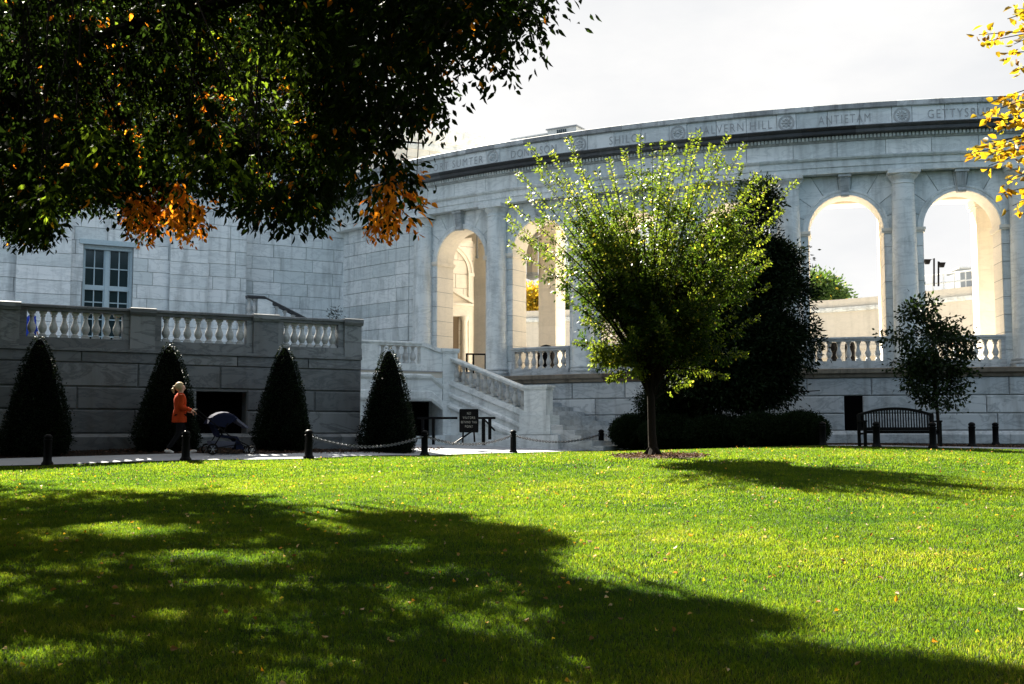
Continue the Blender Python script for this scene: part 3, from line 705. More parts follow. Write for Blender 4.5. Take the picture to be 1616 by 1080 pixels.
for a in np.arange(TL, 0, 2.45):
    mb.tone = random.random(); sweep(mb, FT, a+.004, min(a+2.446, 0), [(-.2, -1.2), (.14, -1.2), (.14, -.06), (.08, 0), (.0, .02), (-.2, .02)], 1)
mb.build('plinth_course', M['marble_t'], ter)
mb = MB()
for a in np.arange(TL, 0, 1.9): blk(mb, FT, a, min(a+1.9, 0), 1.75, 2.02, .01, .008, .006)
mb.build('band_course', M['marble_t'], ter)
def terrace_rail(mb, a, b):
    sweep(mb, FT, a, b, rail_prof(3.11, -.2, .2, .15), 1)
piers = [(-60, 25), (201, 241), (397, 437), (542, 571)]
bays = [(25, 201, 9, 1), (241, 397, 8, 1), (437, 542, 7, 1)]
mb = MB()
mb.tone = .5; fbox(mb, FT, TL, 0, 2.02, 2.10, -.42, .05, 1)
for a, b in piers:
    a, b = tp(a), min(tp(b), -.0); mb.tone = random.random(); fbox(mb, FT, a, b, 2.10, 2.33, -.43, .03, 1); fbox(mb, FT, a+.004, b-.004, 2.33, 2.96, -.41, .0, 1)
    mb.tone = random.random(); sweep(mb, FT, a-.01, b+(.03 if b > -.1 else .01), [(-.46, 2.95), (.03, 2.95), (.05, 2.99), (.07, 3.02), (.07, 3.12), (.04, 3.14), (-.46, 3.14)], 1)
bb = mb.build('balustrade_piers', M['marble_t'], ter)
for a, b, n, _ in bays:
    a, b = tp(a), tp(b); mb = MB()
    mb.tone = random.random(); fbox(mb, FT, a, b, 2.10, 2.325, -.38, -.01, 1)
    for q in range(2): mb.tone = random.random(); terrace_rail(mb, a+(b-a)*q/2+.003, a+(b-a)*(q+1)/2-.003)
    dw = .16
    for q in (a, b-dw): mb.tone = random.random(); fbox(mb, FT, q+.003, q+dw-.003, 2.33, 2.96, -.32, -.06, 1)
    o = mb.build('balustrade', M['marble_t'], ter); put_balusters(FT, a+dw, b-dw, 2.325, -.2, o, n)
mb = MB(); mb.tone = .4; sweep(mb, FT, TL, tp(-60), rail_prof(3.11, -.2, .2, .15), 1); fbox(mb, FT, TL, tp(-60), 2.1, 2.33, -.4, 0, 1)
o = mb.build('balustrade', M['marble_t'], ter); put_balusters(FT, tp(-60)-6.2, tp(-60), 2.325, -.2, o, 17)

# ================================================================== STAIRCASE
st = thing('stone_staircase', 'marble outdoor staircase with sloping balustrade descending to the right beside the colonnade base', 'staircase', (0, 38, -.3))
lp = lambda px: s_px(FL, px)
VO = (lp(632), lp(700))
mb = MB(); mb.tone = .5
E_ = lp(721)
fbox(mb, FL, -1.9, VO[0], -1.2, 2.1, -2.2, -.03); fbox(mb, FL, VO[0], VO[1], 1.12, 2.1, -2.2, -.03); fbox(mb, FL, VO[1], E_, -1.2, 2.1, -2.2, -.03)
mb.build('landing_wall', M['marble'], st)
mb = MB(); fbox(mb, FL, VO[0], VO[1], -.6, 1.12, -2.2, -1.2); mb.build('landing_void', M['void'], st)
mb = MB(); mb.tone = .5
lv = [FL(-1.9, 2.1, -.02), FL(E_, 2.1, -.02), FS(0, 2.1, 0), FS(0, 2.1, -4.4), FL(0, 2.1, -7), FL(-1.9, 2.1, -7)]
mb.add([(x, y, 2.125) for x, y, z in lv]+[(x, y, 1.9) for x, y, z in lv], [tuple(range(6)), tuple(range(11, 5, -1))]+[(i, (i+1) % 6, 6+(i+1) % 6, 6+i) for i in range(6)])
mb.build('landing_floor', M['floor'], st)
mb = MB()
for a, b in zip([-1.9, -.6, .6, 1.6], [-.6, .6, 1.6, 2.45]):
    mb.tone = random.random(); sweep(mb, FL, a+.003, b-.003, [(-.03, 1.12), (.06, 1.12), (.10, 1.2), (.10, 1.42), (.03, 1.46), (.03, 1.80), (.12, 1.88), (.14, 1.96), (.0, 2.02), (-.03, 2.02)], 1)
zs_ = lambda s: -.75*(s-2.45)
sweep(mb, FL, 2.45, lp(697), [(-.03, 1.12), (.06, 1.12), (.10, 1.2), (.10, 1.42), (.03, 1.46), (.03, 1.80), (.12, 1.88), (.14, 1.96), (.0, 2.02), (-.03, 2.02)], 1, zs_)
mb.build('moulding', M['marble'], st)
mb = MB(); mb.tone = .4; a, b = lp(566), lp(664)
fbox(mb, FL, a, b, 2.1, 2.36, -.36, -.02); sweep(mb, FL, a-.5, b+.02, rail_prof(3.08, -.19, .2, .14), 1); fbox(mb, FL, a-.4, lp(590), 2.1, 2.95, -.38, .0)
fbox(mb, FL, lp(590)+.004, lp(599), 2.36, 2.95, -.3, -.06)
o = mb.build('landing_balustrade', M['marble'], st); put_balusters(FL, lp(600), lp(660), 2.34, -.19, o, 5)
mb = MB(); mb.tone = .6
a, b = lp(664), lp(698); n = 8
for i in range(n):
    t0, t1 = i/n, (i+1)/n; e = lambda t: 3.08-.19*(t*t*(3-2*t)); x0, x1 = a+(b-a)*t0, a+(b-a)*t1
    for d0, d1, h0, h1 in ((-.39, .01, -.14, 0), (-.33, -.04, -1.0, -.14)):
        V = [FL(x0, e(t0)+h0, d0), FL(x0, e(t0)+h0, d1), FL(x0, e(t0)+h1, d1), FL(x0, e(t0)+h1, d0), FL(x1, e(t1)+h0, d0), FL(x1, e(t1)+h0, d1), FL(x1, e(t1)+h1, d1), FL(x1, e(t1)+h1, d0)]
        mb.add(V, [(0, 1, 5, 4), (1, 2, 6, 5), (2, 3, 7, 6), (3, 0, 4, 7)]+([(0, 1, 2, 3)] if i == 0 else []))
mb.build('swept_panel', M['marble'], st)
mb = MB(); mb.tone = .5; fbox(mb, FL, b-.0, E_, -1.2, 2.75, -.45, .04); fbox(mb, FL, b-.04, E_+.04, 2.75, 2.80, -.48, .07); fbox(mb, FL, b-.06, E_+.06, 2.80, 2.9, -.50, .09)
mb.build('corner_pier', M['marble'], st)
SLP = -.367; zf = lambda s: SLP*s
zr = 2.63
mb = MB(); mb.tone = .5
NS = 15; riser = 2.45/NS; tread = riser/.367
for i in range(NS):
    s0 = -.87+i*tread+tread; zt_ = 2.1-riser*(i+1)
    far_ = 5.9
    d1 = -.30 if s0 < 3.1 else (0.06 if i < 12 else .45+(i-12)*.12)
    if i >= 9: fbox(mb, FS, 3.1 if s0 < 3.9 else s0, s0+tread*(NS-i)*0+tread+.02, zt_-.9, zt_, -4.4, d1)
    else: fbox(mb, FS, s0, s0+tread+.02, -1.2, zt_, -4.4, -.3)
    mb.tone = random.random()
mb.build('step', M['marble_b'], st)
# the outer wall under the sloping rail
mb = MB(); mb.tone = .5
def slope_box(mb, s0, s1, z0, z1, d0, d1):
    sweep(mb, FS, s0, s1, [(d0, z0), (d1, z0), (d1, z1), (d0, z1)], 1, zf)
V = [FS(-.1, -1.2, d) for d in (-.33, -.03)]+[FS(3.9, -1.2, d) for d in (-.33, -.03)]+[FS(-.1, 1.72, d) for d in (-.33, -.03)]+[FS(3.9, 1.68-.367*3.9, d) for d in (-.33, -.03)]
mb.add(V, [(0, 1, 5, 4), (1, 3, 7, 5), (3, 2, 6, 7), (2, 0, 4, 6), (4, 5, 7, 6)])
mb.build('stringer_wall', M['marble'], st)
mb = MB()
for a, b in ((-.05, 1.3), (1.3, 2.6), (2.6, 3.75)):
    mb.tone = random.random()
    sweep(mb, FS, a+.003, b-.003, [(-.36, 1.66), (.0, 1.66), (.04, 1.70), (.04, 1.86), (-.36, 1.86)], 1, zf)
    sweep(mb, FS, a+.003, b-.003, [(-.1, 1.26), (.02, 1.26), (.06, 1.32), (.06, 1.40), (.0, 1.44), (-.1, 1.44)], 1, zf)
    sweep(mb, FS, a+.003, b-.003, [(-.1, .86), (.03, .86), (.10, .94), (.10, 1.02), (.0, 1.10), (-.1, 1.10)], 1, zf)
mb.build('stringer_moulding', M['marble'], st)
mb = MB(); mb.tone = .5
slope_box(mb, .0, 3.05, 1.86, 1.87, -.3, -.06)
for a, b in ((0, 1.55), (1.55, 3.06)):
    mb.tone = random.random(); sweep(mb, FS, a, b-.004, rail_prof(zr, -.18, .19, .13), 1, zf)
o = mb.build('sloping_balustrade', M['marble'], st); put_balusters(FS, .08, 3.0, 1.87, -.18, o, 10, zf)
mb = MB(); mb.tone = .5; fbox(mb, FS, 3.02, 3.86, .62, 1.45, -.40, .02); fbox(mb, FS, 2.98, 3.90, 1.45, 1.50, -.43, .05); fbox(mb, FS, 2.96, 3.93, 1.50, 1.58, -.45, .07); mb.build('end_pier', M['marble'], st)
mb = MB(); mb.tone = .3; fbox(mb, FS, 2.9, 4.05, .1, .62, -.5, .10); fbox(mb, FS, 2.86, 4.10, .0, .11, -.55, .16); mb.build('pier_base', M['marble'], st)
mb = MB(); mb.tone = .6; fbox(mb, FS, -.6, 4.4, -1.2, -.02, -.2, .22); fbox(mb, FL, -1.9, E_, -1.2, -.05, -.2, .12); mb.build('stair_plinth', M['marble'], st)

# dark-capped stair railing against the building wall
us = thing('upper_stair_railing', 'stair railing with blackened sloping cap against the pale building wall above the terrace', 'stair railing', FB(-3, 3, 1.3))
q = lambda px: s_px(FB, px, 1.3)
A_, B_, C_, D_ = q(385), q(411), q(479), q(515)
def yz(px, py): s = q(px); x, y, z = FB(s, 0, 1.3); return zat(py, y)
zA, zC = yz(411, 468), yz(479, 502)
mb = MB(); mb.tone = .4
sweep(mb, FB, A_, B_, rail_prof(zA, 1.3, .19, .12), 1); sl_ = (zC-zA)/(C_-B_)
sweep(mb, FB, B_, C_, rail_prof(zA, 1.3, .19, .12), 1, lambda s: sl_*(s-B_)); sweep(mb, FB, C_, D_, rail_prof(zC, 1.3, .19, .12), 1)
cap = mb.build('rail_cap', M['black_stone'], us)
mb = MB(); mb.tone = .6; fbox(mb, FB, B_-.24, B_+.35, 2.1, zA-.13, 1.15, 1.45); fbox(mb, FB, D_-.3, D_, 2.1, zC-.12, 1.12, 1.48)
fbox(mb, FB, A_, B_-.24, 2.1, zA-.76, 1.15, 1.45)
V = [FB(B_+.35, 2.1, d) for d in (1.15, 1.45)]+[FB(D_-.3, 2.1, d) for d in (1.15, 1.45)]+[FB(B_+.35, zA-.95, d) for d in (1.15, 1.45)]+[FB(D_-.3, zC-.8, d) for d in (1.15, 1.45)]
mb.add(V, [(0, 1, 5, 4), (1, 3, 7, 5), (3, 2, 6, 7), (2, 0, 4, 6), (4, 5, 7, 6)])
mb.build('railing_base', M['marble'], us)
put_balusters(FB, A_, B_-.24, zA-.755, 1.3, us, 2); put_balusters(FB, B_+.4, C_, zA-.755, 1.3, us, 4, lambda s: sl_*(s-B_))

# ================================================================== SMALL OBJECTS
def bollard(x, y, label, h=.66):
    z = g1(x, y)
    if 'b' in PROTO: return copy_thing(PROTO['b'], (x, y, z), 0, label)
    t = thing('bollard', label, 'bollard', (x, y, z), 'black bollards along the path'); PROTO['b'] = t
    mb = MB(); mb.lathe((x, y, z), [(.125, -.1), (.125, .05), (.10, .08), (.088, .11), (.084, .5), (.095, .515), (.095, .545), (.075, .555), (.075, .575)], 16)
    mb.v = [(a-x, b-y, c-z) for a, b, c in mb.v]; mb.build('post', M['iron'], t, (x, y, z))
    mb = MB(); mb.lathe((0, 0, 0), [(.075, .57), (.09, .585), (.092, .61), (.075, .64), (.045, .66), (.01, .668)], 16); mb.build('domed_cap', M['iron'], t, (x, y, z))
    return t
PROTO = {}
BP = [(75, 24.3), (293, 24.95), (487, 25.9), (670, 29.6), (810, 32.7), (949, 35.6), (1067, 34.9)]
BL = ['black bollard in front of the leftmost clipped cone', 'black bollard in front of the person in the orange jacket', 'black bollard at the right foot of the third clipped cone, where the chain starts',
      'black bollard left of the small black sign, between two chains', 'black bollard on the lawn edge below the foot of the sloping stair railing', 'black bollard at the lawn edge right of the stair steps', 'black bollard just right of the small tree trunk, last one holding a chain']
bpos = []
for (px, Y), lb in zip(BP, BL):
    x = (px-808)/FPX*(Y*CPH+g1(0, Y)*SP); bollard(x, Y, lb); bpos.append(Vector((x, Y, g1(x, Y))))
for px, Y, lb in [(970, 37.2, 'black bollard standing against the left end of the dark hedge'), (1299, 30.4, 'black bollard at the right end of the dark hedge'), (1384, 28.75, 'black bollard in front of the left half of the bench'), (1473, 28.3, 'black bollard in front of the right end of the bench'), (1535, 30.3, 'black bollard right of the bench, nearer of the two there'), (1572, 33.2, 'black bollard farthest right, close to the colonnade base')]:
    x = (px-808)/FPX*(Y*CPH+g1(0, Y)*SP); bollard(x, Y, lb)
# chains
def chain(a, b, sag, label):
    a = a+Vector((0, 0, .50)); b = b+Vector((0, 0, .50)); mid = (a+b)/2; d = b-a; L = d.length; n = int(L/.075); mb = MB()
    dn = Vector((d.x, d.y, 0)).normalized()
    a = a+dn*.09; b = b-dn*.09; d = b-a
    P = [a+d*(i/n)-Vector((0, 0, 4*sag*(i/n)*(1-i/n))) for i in range(n+1)]
    for i in range(n):
        p, q_ = P[i], P[i+1]; t = (q_-p).normalized(); u = t.cross(Vector((0, 0, 1))).normalized() if i % 2 else t.cross(Vector((0, 0, 1))).normalized().cross(t)
        c = (p+q_)/2; hl = .052; hw = .028
        ring = [c+t*(hl*math.cos(k*math.pi/4))+u*(hw*math.sin(k*math.pi/4)) for k in range(9)]
        mb.tube(ring, .0115, n=5)
    o = mb.build('chain', M['chain']); tag(o, label, 'chain', 'chains between the bollards')
chain(bpos[2], bpos[3], .24, 'sagging steel chain in front of the fourth clipped cone')
chain(bpos[3], bpos[4], .22, 'sagging steel chain in front of the small black sign')
chain(bpos[4], bpos[5], .20, 'sagging steel chain in front of the stair steps')
chain(bpos[5], bpos[6], .25, 'sagging steel chain passing behind the small tree trunk')
# sign
p = at(740, 681, 33.2); gzv = g1(p.x, 33.2); sg = thing('notice_sign', 'small black sign on an iron stand with pale capital letters below the stairs', 'sign', (p.x, 33.2, gzv))
tl, br = at(725.5, 647, 33.2), at(754.5, 681.5, 33.2)
mb = MB(); mb.box(tl.x, br.x, 33.2, 33.24, br.z, tl.z); bd = mb.build('board', M['iron'], sg)
mb = MB()
for a, b in (((tl.x, tl.z), (br.x, tl.z)), ((tl.x, br.z), (br.x, br.z)), ((tl.x, tl.z), (tl.x, br.z)), ((br.x, tl.z), (br.x, br.z))): mb.bar((a[0], 33.205, a[1]), (b[0], 33.205, b[1]), .02, .05)
mb.build('rim', M['iron'], bd)
M['sign_letter'] = plain('sign_letter', (.30, .30, .28), .7)
hS = tl.z-br.z; wS = br.x-tl.x
for i, (t, w_) in enumerate([('NO', .2), ('VISITORS', .66), ('BEYOND THIS', .86), ('POINT', .42)]):
    F = lambda s, z, d: (s, 33.2-d, z); me = curved_text(t, (tl.x+br.x)/2, tl.z-hS*(.17+.2*i), .008, .10, w_*wS, F, mat=M['sign_letter']); me.name = 'lettering'
    place(bpy.data.objects.new('lettering', me), bd, WL[bd.name]*0); bpy.data.objects['lettering' if i == 0 else f'lettering.{i:03d}'].location = -WL[bd.name]
mb = MB()
for a, b, c, d in ((731, 681, 730, 700), (748, 681, 749, 698), (752, 676, 714, 702)):
    A, B = at(a, b, 33.25), at(c, d, 33.25 if a < 750 else 32.9); mb.bar(A, B, .05, .04)
mb.build('stand', M['iron'], sg)
# iron handrails
def handrail(label, segs, loc):
    t = thing('iron_handrail', label, 'handrail', loc); first = True
    for i, (nm, pts, r_) in enumerate(segs):
        mb = MB()
        for a, b in zip(pts, pts[1:]): mb.bar(a, b, r_, r_)
        mb.build(nm, M['iron'], t)
Y = 35.0
handrail('black iron handrail running left from the small black sign', [('rail', [at(658, 660, Y), at(722, 660, Y)], .07), ('post', [at(667, 660, Y), at(667, 702, Y)], .08), ('post', [at(684, 660, Y), at(684, 702, Y)], .09)], at(690, 702, Y))
handrail('black iron handrail right of the small black sign, on two thick posts', [('rail', [at(754, 660, Y), at(782, 660, Y)], .07), ('post', [at(763, 660, Y), at(763, 703, Y)], .11), ('post', [at(773, 660, Y), at(773, 694, Y)], .10), ('brace', [at(765, 663, Y), at(781, 680, Y)], .05)], at(770, 703, Y))
Y = 43.3
handrail('black iron handrail standing inside the leftmost arch', [('rail', [at(735, 559, Y), at(767, 559.5, Y)], .06), ('post', [at(736.5, 559, Y), at(736.5, 592, Y)], .07), ('post', [at(747, 559, Y), at(747, 592, Y)], .07), ('post', [at(766, 559, Y), at(766, 592, Y)], .06)], at(750, 592, Y))
# bins behind the balustrades
def bin_(px, top, Y, r, label):
    p = at(px, top, Y); t = thing('litter_bin', label, 'bin', (p.x, Y, 2.1)); mb = MB(); h = p.z-2.1
    mb.lathe((p.x, Y, 2.1), [(r*.9, 0), (r, .05), (r, h*.72)], 16); mb.build('body', M['iron'], t)
    mb = MB(); mb.lathe((p.x, Y, 2.1), [(r*1.04, h*.72), (r*1.04, h*.8), (r*.9, h*.9), (r*.5, h*.97), (.02, h)], 16); mb.build('domed_lid', M['iron'], t)
bin_(862, 544, 43.6, .34, 'dark round bin behind the railing left of the small tree')
bin_(1313, 536, 40.2, .17, 'slim dark post bin behind the railing, second gap right of the dark evergreen')
bin_(1341, 536, 40.2, .17, 'slim dark post bin behind the railing under the middle arch')
# bench
bx, by = (1418-808)/FPX*29.2, 29.2; bz = g1(bx, by)+.03
bn = thing('park_bench', 'dark slatted park bench with arched back rail under the colonnade wall', 'bench', (bx, by, bz))
def bpart(nm, fn):
    mb = MB(); fn(mb); mb.build(nm, M['wood'], bn, (bx, by, bz))
hwB = .95
arc_z = lambda x: .80+.17*(1-(x/hwB)**2)
def f_(mb):
    xs_ = [hwB*(-1+2*i/20) for i in range(21)]
    for a, b in zip(xs_, xs_[1:]): mb.bar((a, .32+0, arc_z(a)), (b+.005, .32, arc_z(b)), .06, .07)
bpart('top_rail', f_)
def f_(mb):
    for i in range(27): x = hwB*(-.94+1.88*i/26); mb.bar((x, .30, .46), (x, .32, arc_z(x)-.03), .03, .02)
    mb.bar((-hwB, .29, .46), (hwB, .29, .46), .05, .06)
bpart('back_slats', f_)
bpart('seat', lambda mb: [mb.box(-hwB, hwB, -.22+.1*i, -.14+.1*i, .41, .44) for i in range(5)]+[mb.box(-hwB, hwB, -.2, -.17, .33, .40)])
for sx in (-1, 1):
    bpart('leg', lambda mb: mb.box(sx*hwB-.035, sx*hwB+.035, -.25, -.18, 0, .62))
    bpart('leg', lambda mb: mb.bar((sx*hwB, .28, 0), (sx*hwB, .32, .82), .07, .07))
    bpart('armrest', lambda mb: (mb.box(sx*hwB-.045, sx*hwB+.045, -.28, .28, .62, .66), mb.box(sx*hwB-.02, sx*hwB+.02, -.2, .26, .3, .35)))
# distant roof railing, lamps and box on the far wall
def far_at(px, z): 
    for s in np.arange(0, LF, .1):
        x, y, zz_ = farF(s, z, -.6)
        if 808+FPX*x/(y*CPH+z*SP) >= px: return s
rl = thing('roof_railing', 'white tube railing on top of the distant wall seen through the right arch', 'railing', farF(far_at(1490, 8), 8, -.6))
a, b = far_at(1455, 8), far_at(1560, 8); mb = MB()
for z in (8.45, 8.95): mb.tube([farF(a+(b-a)*i/8, z, -.6) for i in range(9)], .045)
for i in range(7): p = farF(a+(b-a)*i/6, 8, -.6); mb.tube([p, (p[0], p[1], 8.95)], .035)
mb.build('railing_tubes', M['lgrey'], rl)
p = at(1525, 450, 64); tb = thing('roof_box', 'dark grey box on the distant roof beside the white railing', 'roof box', (p.x, 64, 8)); mb = MB(); q0, q1 = at(1515, 424, 64), at(1540, 424, 64); mb.box(q0.x, q1.x, 64, 66, 7.5, q0.z); mb.build('housing', M['grey_metal'], tb)
mb = MB(); mb.box(q0.x-.1, q1.x+.1, 63.9, 66.1, q0.z, q0.z+.08); mb.build('lid', M['lgrey'], tb)
for px, top, tgt, lb in ((1474, 408, 1464, 'left floodlight on a thin pole above the distant roof railing'), (1481, 413, 1487, 'right floodlight on a thin pole above the distant roof railing')):
    Y = 63; a, b, c = at(px, top, Y), at(px, 452, Y), at(tgt, top+5, Y); t = thing('floodlight', lb, 'floodlight', b, 'floodlights on the distant roof')
    mb = MB(); mb.tube([b, a, c], .05); mb.build('pole', M['iron'], t)
    mb = MB(); mb.hexa([c+Vector((-.1, 0, -.14)), c+Vector((.1, 0, -.14)), c+Vector((.1, .15, -.14)), c+Vector((-.1, .15, -.14))], [c+Vector((-.2, -.1, .12)), c+Vector((.16, -.1, .12)), c+Vector((.16, .2, .12)), c+Vector((-.2, .2, .12))]); mb.build('lamp_head', M['iron'], t)

# ================================================================== FOLIAGE
def leaf_mesh(name, P, D, L, W, mat, parent=None, tone=None, hue=None, six=True, fold=.35, Nrm=None, **kw):
    """one folded leaf per row: P base point, D axis (unit), L length, W width"""
    n = len(P); P = np.asarray(P, float); D = D/np.linalg.norm(D, axis=1, keepdims=True)
    rnd = rng.normal(size=(n, 3)) if Nrm is None else Nrm+rng.normal(size=(n, 3))*.35
    S = np.cross(D, rnd); S /= np.linalg.norm(S, axis=1, keepdims=True)+1e-9
    N = np.cross(S, D); L = np.broadcast_to(L, n)[:, None]; W = np.broadcast_to(W, n)[:, None]/2
    up = N*W*fold
    if six:
        v = np.stack([P, P+D*L*.3+S*W+up, P+D*L*.62+S*W*.8+up, P+D*L-N*L*.08, P+D*L*.62-S*W*.8+up, P+D*L*.3-S*W+up], 1); k = 6
        f = np.array([[0, 1, 2, 3], [0, 3, 4, 5]])
    else:
        v = np.stack([P, P+D*L*.45+S*W+up, P+D*L, P+D*L*.45-S*W+up], 1); k = 4
        f = np.array([[0, 1, 2, 3]])
    nf = len(f); idx = (f[None]+(np.arange(n)*k)[:, None, None]).reshape(-1)
    me = bpy.data.meshes.new(name); me.vertices.add(n*k); me.vertices.foreach_set('co', v.reshape(-1).astype('f'))
    me.loops.add(n*nf*4); me.loops.foreach_set('vertex_index', idx.astype('i'))
    me.polygons.add(n*nf); me.polygons.foreach_set('loop_start', np.arange(0, n*nf*4, 4, dtype='i'))
    me.update(calc_edges=False)
    for nm, a in (('tone', tone), ('hue', hue)):
        a = np.full(n, .5 if nm == 'tone' else 0.) if a is None else np.asarray(a); at_ = me.attributes.new(nm, 'FLOAT', 'FACE'); at_.data.foreach_set('value', np.repeat(a, nf).astype('f'))
    me.materials.append(mat); me.validate(); me.update()
    return place(bpy.data.objects.new(name, me), parent, (0, 0, 0), **kw)
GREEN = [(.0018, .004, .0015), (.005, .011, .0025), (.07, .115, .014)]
ORNG = [(.30, .09, .012), (.42, .17, .02), (.50, .30, .03)]
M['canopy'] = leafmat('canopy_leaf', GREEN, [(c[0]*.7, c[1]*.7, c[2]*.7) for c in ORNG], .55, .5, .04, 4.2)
M['light_leaf'] = leafmat('light_leaf', [(.010, .022, .004), (.022, .042, .006), (.055, .075, .012)], [(.14, .12, .02), (.2, .18, .03), (.3, .28, .07)], .55, .35, .2, 3.8)
M['dark_leaf'] = leafmat('evergreen_leaf', [(.004, .009, .004), (.008, .017, .006), (.016, .028, .010)], ORNG, .12, .5, .05, 1.5)
M['cone_leaf'] = leafmat('clipped_leaf', [(.004, .009, .005), (.008, .016, .008), (.014, .024, .010)], ORNG, .12, .45, .08, 1.4)
M['yellow_leaf'] = leafmat('yellow_leaf', [(.22, .15, .012), (.36, .26, .02), (.42, .34, .04)], [(.22, .08, .02), (.26, .12, .02), (.18, .2, .03)], .55, .5, .3, 1.3)
M['far_leaf'] = leafmat('far_leaf', [(.03, .06, .02), (.05, .10, .03), (.08, .14, .04)], [(.35, .22, .02), (.42, .3, .03), (.5, .4, .05)], .4, .6, .2, 1.5)
def inpoly(px, py, poly):
    px = np.asarray(px); py = np.asarray(py); c = np.zeros(px.shape, bool); n = len(poly)
    for i in range(n):
        x0, y0 = poly[i]; x1, y1 = poly[i-1]
        if y0 == y1: continue
        k = ((y0 > py) != (y1 > py)) & (px < (x1-x0)*(py-y0)/(y1-y0)+x0); c ^= k
    return c
def proj_np(P):
    d = P[:, 1]*CPH+P[:, 2]*SP; up = -P[:, 1]*SP+P[:, 2]*CPH
    return 808+FPX*P[:, 0]/d, 540-FPX*up/d
def unit(v): return v/np.maximum(np.linalg.norm(v, axis=-1, keepdims=True), 1e-9)
def jit(n, s=1.): return rng.normal(size=(n, 3))*s

def vnoise(P, s, ph=0): return (np.sin(P[:, 0]*s+1.3+ph)*np.cos(P[:, 1]*s*1.13-ph)+np.sin(P[:, 2]*s*1.6+P[:, 0]*s*.7+ph*2)+np.cos(P[:, 1]*s*.8+P[:, 2]*s+ph))/3

# ---------------- big overhanging tree (its trunk stands left of the frame)
IMG = [(-3500, -4000), (-3500, 420), (-300, 400), (0, 384), (30, 395), (45, 360), (60, 388), (75, 392), (90, 350), (120, 352), (150, 325), (180, 345), (195, 310), (215, 385), (240, 392), (252, 345), (285, 385), (305, 380), (318, 335), (345, 340), (352, 290), (372, 345), (385, 370), (410, 345), (440, 382), (455, 345), (480, 378), (505, 385), (518, 370), (522, 320), (540, 312), (560, 310), (575, 335), (590, 375), (605, 388), (640, 395), (655, 370), (655, 345), (636, 320), (626, 285), (640, 245), (690, 232), (708, 210), (690, 185), (712, 160), (735, 125), (762, 112), (785, 140), (800, 135), (798, 98), (828, 82), (856, 70), (862, 35), (846, 0), (820, -30), (980, -400), (1500, -4000)]
SHD = [(-900, 748), (0, 748), (130, 750), (340, 768), (330, 782), (480, 800), (470, 832), (560, 838), (590, 815), (700, 815), (800, 832), (860, 850), (885, 900), (940, 945), (1100, 955), (1230, 982), (1140, 1005), (1190, 1038), (1300, 1045), (1500, 1058), (1700, 1078), (2600, 1300), (2600, 9000), (-3000, 9000), (-3000, 748)]
HOLES = [(215, 838, 85, 16), (640, 862, 60, 10), (705, 905, 50, 10), (455, 920, 50, 12), (350, 920, 40, 8), (270, 965, 40, 14), (560, 1042, 60, 20), (470, 1070, 40, 14), (60, 1050, 60, 24), (200, 1010, 60, 24), (420, 885, 50, 12), (300, 880, 60, 10), (600, 945, 20, 6), (150, 772, 70, 5), (820, 1000, 40, 10)]
N = 420000
C = np.c_[rng.uniform(-17, 5, N), rng.uniform(5, 25, N), 2.7+9.5*rng.random(N)**1.6]
g = gz(C[:, 0], C[:, 1]); C[:, 2] += g
lx, ly, lz = sd.x, sd.y, sd.z; T = (C[:, 2]-g)/-lz
for _ in range(3): T = (C[:, 2]-gz(C[:, 0]+lx*T, C[:, 1]+ly*T))/-lz
Sx, Sy = C[:, 0]+lx*T, C[:, 1]+ly*T; Sz = gz(Sx, Sy)
a, b = proj_np(C+np.array([0, 0, -.28])); SN = vnoise(np.c_[Sx, Sy, Sx*0], 2.3, .4); sa, sb = proj_np(np.c_[Sx, np.maximum(Sy, .5), Sz]); sb = np.where(Sy < 4.5, 2000, sb)
rag = vnoise(C, 2.6, .7); ok = inpoly(a+18*rag, b+22*vnoise(C, 4.3, 2.2), IMG) & (inpoly(sa+SN*45+vnoise(np.c_[Sx, Sy, Sx*0], 6.5, 1)*22, sb+SN*16+vnoise(np.c_[Sx, Sy, Sx*0], 5.5, 3)*7, SHD) | (sa < -60)) & ((C[:, 1] > 8.6) | (a < -60) | (b < -60))
ok &= ~((C[:, 0]**2+C[:, 1]**2) < 16)
SN2 = vnoise(np.c_[Sx, Sy, Sy*.7], 4.1, 2.4)
for hx, hy, rx, ry in HOLES: ok &= ~((((sa-hx+(sb-hy)*1.6+SN*30)/rx)**2+((sb-hy)/ry)**2) < 1.35+1.6*SN2)
inframe = (a > -60) & (a < 1000) & (b > -60)
ok &= (vnoise(C*np.array([1, 1, 1.7]), 1.9) > -.18)
C = C[ok]; inframe = inframe[ok]; a = a[ok]; b = b[ok]
cell = (np.floor(a/26).astype(int)*1000+np.floor(b/26).astype(int)); pm = rng.permutation(len(C)); C = C[pm]; a = a[pm]; b = b[pm]; cell = cell[pm]; inframe = inframe[pm]
CAP = np.clip(4.2+9*vnoise(C, .8, 1.)-np.where(a > 540, (a-540)/75, 0)-5*np.exp(-(((a-400)/150)**2+((b-130)/110)**2))-np.where(b > 300, 2, 0), .4, 8)
cnt = {}; kp = np.zeros(len(C), bool); nout = 0
for i in range(len(C)):
    if inframe[i]:
        c_ = cnt.get(cell[i], 0)
        if c_ < CAP[i]: kp[i] = True; cnt[cell[i]] = c_+1
    elif nout < 4200: kp[i] = True; nout += 1
C = C[kp]; a = a[kp]; b = b[kp]
print('canopy clusters', len(C))
root = Vector((-12.5, 15.0, g1(-12.5, 15)))
bt = thing('overhanging_tree', 'big dark leafy tree with some orange leaves overhanging the lawn at upper left', 'tree', root)
mb = MB(); rr = [.42, .34, .30, .27, .22, .16]
